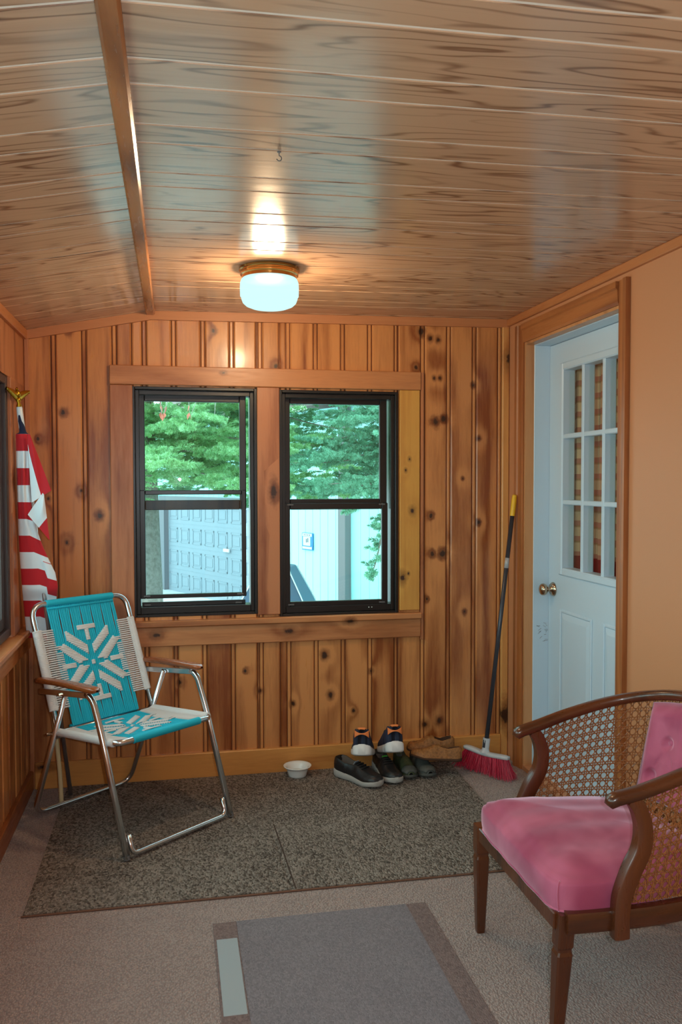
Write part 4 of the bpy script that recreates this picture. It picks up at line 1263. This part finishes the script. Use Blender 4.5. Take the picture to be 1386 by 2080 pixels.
# tufted back cushion following the inside of the curve
tufts = [(.0, .72), (-.5, .40), (.5, .40), (0, .10), (-.95, .08), (.95, .08), (-1, .75), (1, .75)]
tufts = [(-.52, .62), (.0, .62), (.52, .62), (-.26, .28), (.26, .28), (-.78, .28), (.78, .28)]
BA = []
bk_path, bl_len = resample(top_path, 200)
def bcush(u, v):
    # u 0..1 across, v 0..1 up ; front face
    s = (u-.5)*2
    uu = .5+s*lerp(.190, .158, v)
    x = uu*200; k = min(int(x), 199); t = x-k
    top_ = bk_path[k].lerp(bk_path[k+1], t)
    low_ = Vector((top_.x*.86+.0, top_.y*.86, .43))
    zt = top_.z-.020
    p = Vector((lerp(low_.x, top_.x, v), lerp(low_.y, top_.y, v), lerp(.43, zt, v)))
    nn = Vector((-top_.x+.02, -top_.y, 0)).normalized()
    edge = min(1, (1-abs(s))/.16)*1.0; edge2 = min(1, min(v, 1-v)/.12)
    th = .018+.046*math.sqrt(max(0, math.sin(min(1, edge)*PI/2)))*math.sqrt(max(0, math.sin(min(1, edge2)*PI/2)))
    d = 0
    for tx, tz in tufts:
        q = math.hypot((s-tx)*.17, (v-tz)*.28)
        d = max(d, math.exp(-(q/.022)**2)*.030, math.exp(-(q/.05)**2)*.012)
    # pleats running between tufts
    for (ax_, az_), (bx_, bz_) in ((tufts[0], tufts[3]), (tufts[1], tufts[3]), (tufts[1], tufts[4]), (tufts[2], tufts[4]), (tufts[0], tufts[5]), (tufts[2], tufts[6])):
        vx, vz = (bx_-ax_)*.17, (bz_-az_)*.28; L2 = vx*vx+vz*vz
        wx, wz = (s-ax_)*.17, (v-az_)*.28; tt = max(0, min(1, (wx*vx+wz*vz)/L2))
        q = math.hypot(wx-tt*vx, wz-tt*vz); d = max(d, math.exp(-(q/.010)**2)*.009)
    return p+nn*(th-d)+Vector((0, 0, .0))
mb = MB(); mb.grid(bcush, 90, 70)
n0 = len(mb.v)
def bback(u, v):
    p = Vector(bcush(u, v)); s = (u-.5)*2; uu = .5+s*lerp(.190, .158, v); x = uu*200; k = min(int(x), 199)
    top_ = bk_path[k].lerp(bk_path[k+1], x-k); f_ = lerp(.86, 1.0, v)
    return Vector((top_.x*f_-.012*1, top_.y*f_*.985, lerp(.43, top_.z-.020, v)))
mb.grid(bback, 90, 70, flip=True)
W_ = 91
fr_ring = [i for i in range(91)]+[j*W_+90 for j in range(1, 71)]+[70*W_+i for i in range(89, -1, -1)]+[j*W_ for j in range(69, 0, -1)]
for a, b in zip(fr_ring, fr_ring[1:]+fr_ring[:1]):
    mb.f.append((a, n0+a, n0+b, b)); mb.m.append(0)
bc = mb.build('back_cushion', M_pink, arm_, smooth=True)
for tx, tz in tufts[:5]:
    p = Vector(bcush(.5+tx/2, tz)); m = MB()
    nn = Vector((-p.x, -p.y, 0)).normalized()
    m.tube([p, p+nn*.004, p+nn*.006], [.009, .008, .003], 12); m.build('button', M_pink, bc, smooth=True)
# ------------------------------------------------------------------ outdoors
def cw(u, v, z):
    d = cam_ray((u-693)/F_PX, (v-1040)/F_PX); return Vector((0, 0, CAMH))+d*(z/d.dot(fw))
GZ = -1.0
M_ground = simple('pale_concrete_drive', srgb(196, 200, 200), .9, var=.1, bscale=3)
mb = MB(); mb.box(-30, 34, -25, 60, GZ-.2, GZ); struct('ground', mb, M_ground)
M_found = simple('grey_block_foundation', srgb(150, 148, 144), .9)
mb = MB(); mb.box(L-.1, R+.13, D+.02, D+.11, GZ, -.15); struct('trim_21', mb, M_found)

# garage: front plane runs from far left to near right
G0 = Vector((-.171, 19.29, 0)); G1 = Vector((3.101, 12.207, 0))
gd = (G1-G0).normalized(); gn = Vector((-gd.y, gd.x, 0)); 
if gn.y > 0: gn = -gn
gar = empty('garage', (G0.x, G0.y, GZ), math.atan2(gd.y, gd.x), 'white sided garage with a grey panelled door beyond the windows', 'garage')
# local: x along the front, y to the inside (away from viewer) or outside, z up
sgn = 1 if (Matrix.Rotation(math.atan2(gd.y, gd.x), 3, 'Z') @ Vector((0, 1, 0))).dot(gn) < 0 else -1   # +y*sgn points inward
M_side = simple('white_vinyl_siding', (.47, .92, .92, 1), .6)
M_gdoor = simple('grey_garage_door_paint', (.27, .33, .37, 1), .5)
M_gtrim = simple('grey_brown_trim', (.19, .19, .205, 1), .6)
def gbox(m, x0, x1, d0, d1, z0, z1, mi=0, c=0):
    a, b = sorted((d0*sgn, d1*sgn)); m.box(x0, x1, a, b, z0, z1, mi, c)
def gx(u):
    """distance along the garage front where image column u meets it"""
    d = cam_ray((u-693)/F_PX, 0); den = d.x*gd.y-d.y*gd.x
    t = (G0.x*gd.y-G0.y*gd.x)/den
    return (Vector((d.x*t, d.y*t, 0))-G0).dot(gd)
xL, xR = gx(337), gx(520)
H_ = 3.6
mb = MB()
xa = xL-1.1
xe = gx(830)+1.5
def siding(m, a, b, z0, z1):
    x = a
    while x < b-1e-6:
        e = min(x+.22, b)
        gbox(m, x, e, -.0, .15, z0, z1)
        gbox(m, e-.03, e, -.006, .0, z0, z1)
        x = e
siding(mb, xa, xL-.12, 0, H_); siding(mb, xR+.12, xe, 0, H_); siding(mb, xL-.12, xR+.12, 2.1, H_)
mb.build('wall', M_side, gar)
mb = MB()
gbox(mb, xL-.32, xL, -.05, .14, 0, 2.0); gbox(mb, xR, xR+.12, -.03, .14, 0, 2.0); gbox(mb, xL-.32, xR+.12, -.03, .14, 2.0, 2.1)
mb.build('door_surround', M_gtrim, gar)
mb = MB()
gbox(mb, xL, xR, .06, .12, 0, 2.0)
cols = max(4, int(round((xR-xL)/.58))); rows_ = 4
for i in range(cols):
    for j in range(rows_):
        a = lerp(xL, xR, (i+.14)/cols); b = lerp(xL, xR, (i+.86)/cols); z0 = .5*j+.09; z1 = .5*j+.41
        for p, q, r1, r2 in ((a, b, z0, z0+.035), (a, b, z1-.035, z1), (a, a+.035, z0, z1), (b-.035, b, z0, z1)): gbox(mb, p, q, .050, .06, r1, r2)
        gbox(mb, a+.07, b-.07, .052, .06, z0+.07, z1-.07, 0, .006)
for j in range(1, 4): gbox(mb, xL, xR, .056, .0605, .5*j-.006, .5*j+.006)
gdoor = mb.build('overhead_door', M_gdoor, gar)
mb = MB(); xh = gx(458); gbox(mb, xh-.12, xh+.12, .0, .035, 1.02, 1.09, 0, .01); mb.build('handle', M_wsole, gdoor)
mb = MB(); xp = gx(693); xq = gx(712); gbox(mb, xp, lerp(xp, xq, .55), -.06, .0, 0, H_); gbox(mb, lerp(xp, xq, .55), xq+.02, -.12, .0, 0, H_); mb.build('corner_post', M_gtrim, gar)
mb = MB()
zr = H_
vs = []
for x in (xa-.4, xe+.4):
    for d_, z in ((-.5, zr), (3.0, zr+1.6), (6.5, zr), (6.5, zr+.15), (3.0, zr+1.75), (-.5, zr+.15)): vs.append((x, d_*sgn, z))
mb.add(vs, [(0, 1, 7, 6), (1, 2, 8, 7), (2, 3, 9, 8), (3, 4, 10, 9), (4, 5, 11, 10), (5, 0, 6, 11), (0, 5, 4, 3, 2, 1), (6, 7, 8, 9, 10, 11)])
mb.build('roof', simple('grey_shingles', srgb(110, 104, 100), .9, var=.2, bscale=30), gar)
mb = MB(); gbox(mb, xa, xa+.12, .15, 6, 0, H_); gbox(mb, xe-.12, xe, .15, 6, 0, H_); gbox(mb, xa+.12, xe-.12, 5.88, 6, 0, H_); mb.build('side_wall', M_side, gar)

# blue bordered sign hung on the garage wall
xs0, xs1 = gx(616.5), gx(638)
sg_o = empty('wall_sign', (G0.x, G0.y, GZ), gar.rotation_euler.z, 'small blue bordered sign hung on the white garage wall', 'sign')
M_blue = simple('sign_blue', srgb(48, 128, 186), .5); M_sw = simple('sign_white', srgb(206, 240, 240), .5); M_ink = simple('sign_ink', srgb(30, 60, 80), .6)
zs0, zs1 = .256-GZ, .545-GZ
def sb(nm, fx0, fx1, fz0, fz1, d, mat, par=sg_o):
    m = MB(); gbox(m, lerp(xs0, xs1, fx0), lerp(xs0, xs1, fx1), -.014-d, -.013+(0 if d else .0), lerp(zs0, zs1, fz0), lerp(zs0, zs1, fz1)); return m.build(nm, mat, par)
m = MB(); gbox(m, xs0, xs1, -.03, -.012, zs0, zs1); board = m.build('board', M_blue, sg_o)
m = MB(); gbox(m, lerp(xs0, xs1, .06), lerp(xs0, xs1, .94), -.034, -.03, lerp(zs0, zs1, .80), lerp(zs0, zs1, .97)); gbox(m, lerp(xs0, xs1, .12), lerp(xs0, xs1, .80), -.034, -.03, lerp(zs0, zs1, .26), lerp(zs0, zs1, .78)); gbox(m, lerp(xs0, xs1, .06), lerp(xs0, xs1, .94), -.034, -.03, lerp(zs0, zs1, .06), lerp(zs0, zs1, .20)); m.build('white_field', M_sw, sg_o)
for fx, z0, z1 in ((.40, .44, .66), (.55, .46, .70)):
    m = MB(); gbox(m, lerp(xs0, xs1, fx), lerp(xs0, xs1, fx+.07), -.036, -.034, lerp(zs0, zs1, z0), lerp(zs0, zs1, z1)); m.build('digit', M_ink, sg_o)
for k in range(4):
    m = MB(); gbox(m, lerp(xs0, xs1, .2+.17*k), lerp(xs0, xs1, .28+.17*k), -.036, -.034, lerp(zs0, zs1, .86), lerp(zs0, zs1, .91)); m.build('letter', M_ink, sg_o)

# barbecue under its cover
gp = cw(566, 1200, 12.0)
gr = empty('grill', (gp.x, gp.y, GZ), math.radians(-25), 'barbecue under a blue grey cover with pale piping by the garage', 'grill')
M_cov = simple('blue_grey_cover_cloth', srgb(66, 92, 116), .55, bump=.5, bscale=9)
M_pip = simple('pale_piping', srgb(224, 232, 236), .6)
mb = MB()
secs = [(0, .52, .32), (.35, .50, .31), (.72, .46, .29), (.84, .40, .27), (1.14, .24, .22), (1.22, .21, .19), (1.235, .15, .14)]
vs = []
for z, a, b in secs: vs += [(-a, -b, z), (a, -b, z), (a, b, z), (-a, b, z)]
n = len(secs)
mb.add(vs, [(i*4+k, i*4+(k+1) % 4, (i+1)*4+(k+1) % 4, (i+1)*4+k) for i in range(n-1) for k in range(4)]+[(3, 2, 1, 0), tuple((n-1)*4+k for k in range(4))])
mb.build('cover', M_cov, gr, bevel=.02)
for sx in (-1, 1):
    for sy in (-1, 1):
        m = MB(); m.tube([(sx*(a+.004), sy*(b+.004), z) for z, a, b in secs[1:6]], .009, 6); m.build('piping', M_pip, gr, smooth=True)

# spruce trees: bottle-brush twigs on drooping boughs
def twig_arrays(n_need, length, rad, seed):
    """a plump shoot: short needles set densely round a stem, along +x, unit length"""
    r = np.random.default_rng(seed)
    t = np.sort(r.random(n_need)); a = r.random(n_need)*2*PI
    env = rad*np.clip(np.minimum(t/.12, 1), .3, 1)*np.sqrt(np.clip(1.06-t, 0, 1))**.8
    base = np.stack([t*length*.97, .12*env*np.cos(a), .12*env*np.sin(a)], 1)
    rl = env*(.8+.4*r.random(n_need))
    tip = base+np.stack([.085+0*rl, rl*np.cos(a), rl*np.sin(a)], 1)
    side = np.stack([np.zeros(n_need), -np.sin(a), np.cos(a)], 1)*.062
    return np.stack([base-side, base+side, tip+side*.45, tip-side*.45], 1).reshape(-1, 3)
TW = [twig_arrays(90, 1.0, .5, s) for s in range(4)]
def bough(origin, azim, droop, length, dens, r, nlist, tw_len, curl=.25):
    """list of needle vertex arrays and stem tubes for one bough"""
    o = np.array(origin); d = np.array([math.cos(azim), math.sin(azim), 0.0])
    stems = []; n = int(length*math.sqrt(1+(droop*.6)**2)/.11)
    pts = []
    for i in range(n+1):
        s = i/n
        z = -droop*length*(s-curl*s*s*1.6)
        pts.append(o+d*length*s+np.array([0, 0, z]))
    stems.append([Vector(p) for p in pts])
    sd = np.array([-d[1], d[0], 0])
    for i in range(1, n+1):
        s = i/n
        for sg in (-1, 1, 0):
            if r.random() > dens: continue
            if sg == 0 and r.random() < .5 and i < n: continue
            tl = tw_len*(1.15-.65*s)*(.7+.6*r.random())
            sub = 1+int(tl > .2)*2
            dirv = d*(.75+.3*r.random())+sd*sg*(.8+.4*r.random())+np.array([0, 0, -.40+.80*r.random()-.12*abs(sg)])
            dirv /= np.linalg.norm(dirv)
            p0 = pts[i-1]+(pts[i]-pts[i-1])*r.random()
            todo = [(p0, dirv, tl)]
            if tl > .16:
                for q in range(3):
                    f = .25+.25*q+.1*r.random(); sgn_ = 1 if q % 2 else -1
                    dd = dirv*.7+np.cross(dirv, [0, 0, 1])*sgn_*.7+np.array([0, 0, -.08+.2*r.random()]); dd /= np.linalg.norm(dd)
                    todo.append((p0+dirv*tl*f, dd, tl*.55))
            for pp, dv, ln in todo:
                up = np.array([0, 0, 1.0]); b = np.cross(dv, up); b /= np.linalg.norm(b)+1e-9; c_ = np.cross(b, dv)
                V = TW[r.integers(4)]
                sc_r = .060*(.8+.5*r.random())
                M3 = np.stack([dv*ln, b*sc_r, c_*sc_r], 0)
                nlist.append(V @ M3+pp)
    return stems
def needle_mat(name, a, b, c):
    M = Mat(name); r = M.n('NewGeometry').outputs['Random Per Island']
    P = M.obj(); n = M.noise(P, 8.0, 2)
    f = M.math('ADD', M.math('MULTIPLY', r, .5), M.math('MULTIPLY', M.math('SUBTRACT', n, .25), .9), clamp=True)
    col = M.ramp(f, [(0, a), (.5, b), (1, c)])
    df = M.n('BsdfDiffuse', None, Color=col); tl = M.n('BsdfTranslucent', None, Color=col)
    mx = M.n('MixShader', None, i0=.4, i1=df, i2=tl); M.nt.links.new(mx.outputs[0], M.out.inputs[0])
    return M.m
M_n1 = needle_mat('yellow_green_needles', (.16,.34,.12), (.34,.64,.32), (.62,.95,.72))
M_n2 = needle_mat('blue_green_needles', (.08,.24,.14), (.22,.52,.36), (.46,.88,.72))
M_n3 = needle_mat('deep_green_needles', (.05,.15,.07), (.14,.34,.18), (.28,.58,.36))
M_bark = simple('grey_bark', srgb(132, 130, 122), .9, bump=.8, bscale=25, var=.3)
def spruce(name, label, x, y, z_lo, z_hi, rmax, nb, nmat, seed, az=None, tw=.30, trunk_r=.14, droop=.28, dens=.9, hgt=5.2, extra=()):
    r = np.random.default_rng(seed)
    t = empty(name, (x, y, GZ), 0, label, 'tree', 'spruces outside the windows')
    m = MB(); m.tube([(0, 0, -.05), (.01, 0, 1.2), (-.01, .01, 2.6), (.01, 0, hgt)], [trunk_r*1.15, trunk_r, trunk_r*.8, .02], 12); m.build('trunk', M_bark, t, smooth=True)
    nl = []; sm = MB()
    items = []
    for i in range(nb):
        f = (i+.5)/nb; z = lerp(z_lo, z_hi, f)-GZ
        a = i*2.399963+r.random()*.6 if az is None else az[0]+(az[1]-az[0])*((i*.618) % 1.0)
        items.append((a, z, rmax*lerp(1, .55, f)*(.75+.35*r.random()), droop*(.7+.6*r.random())))
    items = [(i, (0, 0, i[1]), tw) for i in items]+[((e[0], e[1]-GZ, e[2], e[3]), (e[4]-x, e[5]-y, e[1]-GZ) if len(e) > 4 else (0, 0, e[1]-GZ), e[6] if len(e) > 6 else tw) for e in extra]
    for (a, z, ln, dr), og, twl in items:
        for st_ in bough(og, a, dr, ln, dens, r, nl, twl): sm.tube(st_, [lerp(.012, .003, k/(len(st_)-1)) for k in range(len(st_))], 5, cap=False)
    sm.build('branch', M_bark, t, smooth=True)
    V = np.concatenate(nl).astype(np.float32); nq = len(V)//4
    me = bpy.data.meshes.new('foliage')
    me.vertices.add(len(V)); me.vertices.foreach_set('co', V.ravel())
    me.loops.add(nq*4); me.loops.foreach_set('vertex_index', np.arange(nq*4, dtype=np.int32))
    me.polygons.add(nq); me.polygons.foreach_set('loop_start', np.arange(0, nq*4, 4, dtype=np.int32))
    me.update(calc_edges=True); me.materials.append(nmat)
    o = bpy.data.objects.new('foliage', me); COL.objects.link(o); o.parent = t
    return t
spruce('spruce_tree', 'bright green spruce on a grey trunk outside the left window', -.30, 9.3, 1.45, 3.4, 2.2, 30, M_n1, 21, az=(-2.6, .9), tw=.34, trunk_r=.17, extra=((-.5, 1.95, 2.0, .10), (-.9, 1.75, 1.9, .05), (-.3, 1.6, 2.0, .12), (.1, 1.85, 1.9, .12), (-1.3, 2.0, 1.5, .1)))
spruce('spruce_tree', 'blue green spruce with drooping tips outside the right window', 2.55, 7.9, 1.5, 3.4, 1.7, 26, M_n2, 22, az=(2.0, 5.0), tw=.32, trunk_r=.12, extra=((3.3, 1.75, 1.6, .2), (2.9, 1.9, 1.7, .25), (3.6, 1.55, 1.4, .2), (3.0, 1.45, 1.6, .15), (3.9, 1.36, .30, 4.2, 1.80, 7.0, .17), (3.6, 1.45, .45, .9, 1.95, 7.1), (3.4, 1.25, .22, 3.0, 1.90, 6.98, .17)))
spruce('spruce_tree', 'deep green spruce standing farther back between the two windows', 1.2, 10.6, 1.35, 4.2, 1.7, 26, M_n3, 23, az=(1.6, 6.6), tw=.42, trunk_r=.13)
# browned leaves and bare twigs hanging at the top of the left window
lf = empty('tree_branch', (-.02, 6.4, 2.28), 0, 'bare twig with reddish brown leaves above the bright green spruce', 'branch')
M_redl = simple('reddish_leaf', srgb(196, 112, 90), .7, var=.25, bscale=20)
mb = MB(); random.seed(2); twg = []
mb.tube([(-1.0, .3, .30), (-.3, .1, .12), (.4, 0, .02)], [.012, .009, .005], 6)
for k in range(7):
    x = lerp(-.35, .35, k/6); twg.append([(x, .05, .06), (x+random.uniform(-.06, .06), 0, -.15), (x+random.uniform(-.12, .12), -.03, -.38)])
    mb.tube(twg[-1], [.005, .004, .002], 5)
mb.build('twigs', simple('pale_twig', srgb(170, 176, 168), .8), lf, smooth=True)
mb = MB()
for tw_ in twg[1:5]:
    for q in range(4):
        p = Vector(tw_[1]).lerp(Vector(tw_[2]), random.random()); w_ = .018; h_ = .06
        dx = Vector((random.uniform(-1, 1), random.uniform(-1, 1), 0)).normalized()
        dn = Vector((random.uniform(-.3, .3), random.uniform(-.3, .3), -1)).normalized()
        vs = [p, p+dx*w_+dn*h_*.4, p+dn*h_, p-dx*w_+dn*h_*.4+dx.cross(dn)*.006]
        mb.add(vs, [(0, 1, 2), (0, 2, 3)])
mb.build('leaves', M_redl, lf, recalc=False)['kind'] = 'stuff'

# ------------------------------------------------------------------ light
W = bpy.data.worlds.new('sky'); SC.world = W; W.use_nodes = True
bg = W.node_tree.nodes['Background']; bg.inputs[0].default_value = (.66, .97, 1.0, 1); bg.inputs[1].default_value = 4.0
def portal(name, loc, direction, sx, sy):
    ld = bpy.data.lights.new(name, 'AREA'); ld.shape = 'RECTANGLE'; ld.size = sx; ld.size_y = sy; ld.cycles.is_portal = True
    o = bpy.data.objects.new(name, ld); COL.objects.link(o); o.location = loc
    o.rotation_euler = Vector(direction).to_track_quat('-Z', 'Z').to_euler(); return o
for i, (a, b) in enumerate(wins): portal('daylight', (L-LT-.02, (a+b)/2, (WZ0+WZ1)/2), (1, 0, 0), b-a, WZ1-WZ0)
for O in (O1, O2): portal('daylight', ((O[0]+O[1])/2, D+.13, (O[2]+O[3])/2), (0, -1, 0), O[1]-O[0], O[3]-O[2])
ld = bpy.data.lights.new('lamp_bulb', 'POINT'); ld.energy = 125; ld.color = (1.0, .77, .52); ld.shadow_soft_size = .05
lo = bpy.data.objects.new('lamp_bulb', ld); COL.objects.link(lo); lo.location = (LX, LY, LZ-.095)
# the camera's own flash (its glint shows in the window glass)
ld = bpy.data.lights.new('camera_flash', 'POINT'); ld.energy = 62; ld.color = (.80, .93, 1.0); ld.shadow_soft_size = .012
lo = bpy.data.objects.new('camera_flash', ld); COL.objects.link(lo); lo.location = (.06, -.02, 1.43)
# added fill light in the unseen room behind the door, to brighten the curtain
ld = bpy.data.lights.new('kitchen_fill', 'POINT'); ld.energy = 12; ld.color = (1.0, .82, .6); ld.shadow_soft_size = .1
lo = bpy.data.objects.new('kitchen_fill', ld); COL.objects.link(lo); lo.location = (R+.95, 3.4, 2.0)
vs_ = SC.view_settings
SC.display_settings.display_device = 'sRGB'
vs_.view_transform = 'Standard'; vs_.look = 'None'; vs_.exposure = 0.0; vs_.gamma = 1.0; vs_.use_curve_mapping = False
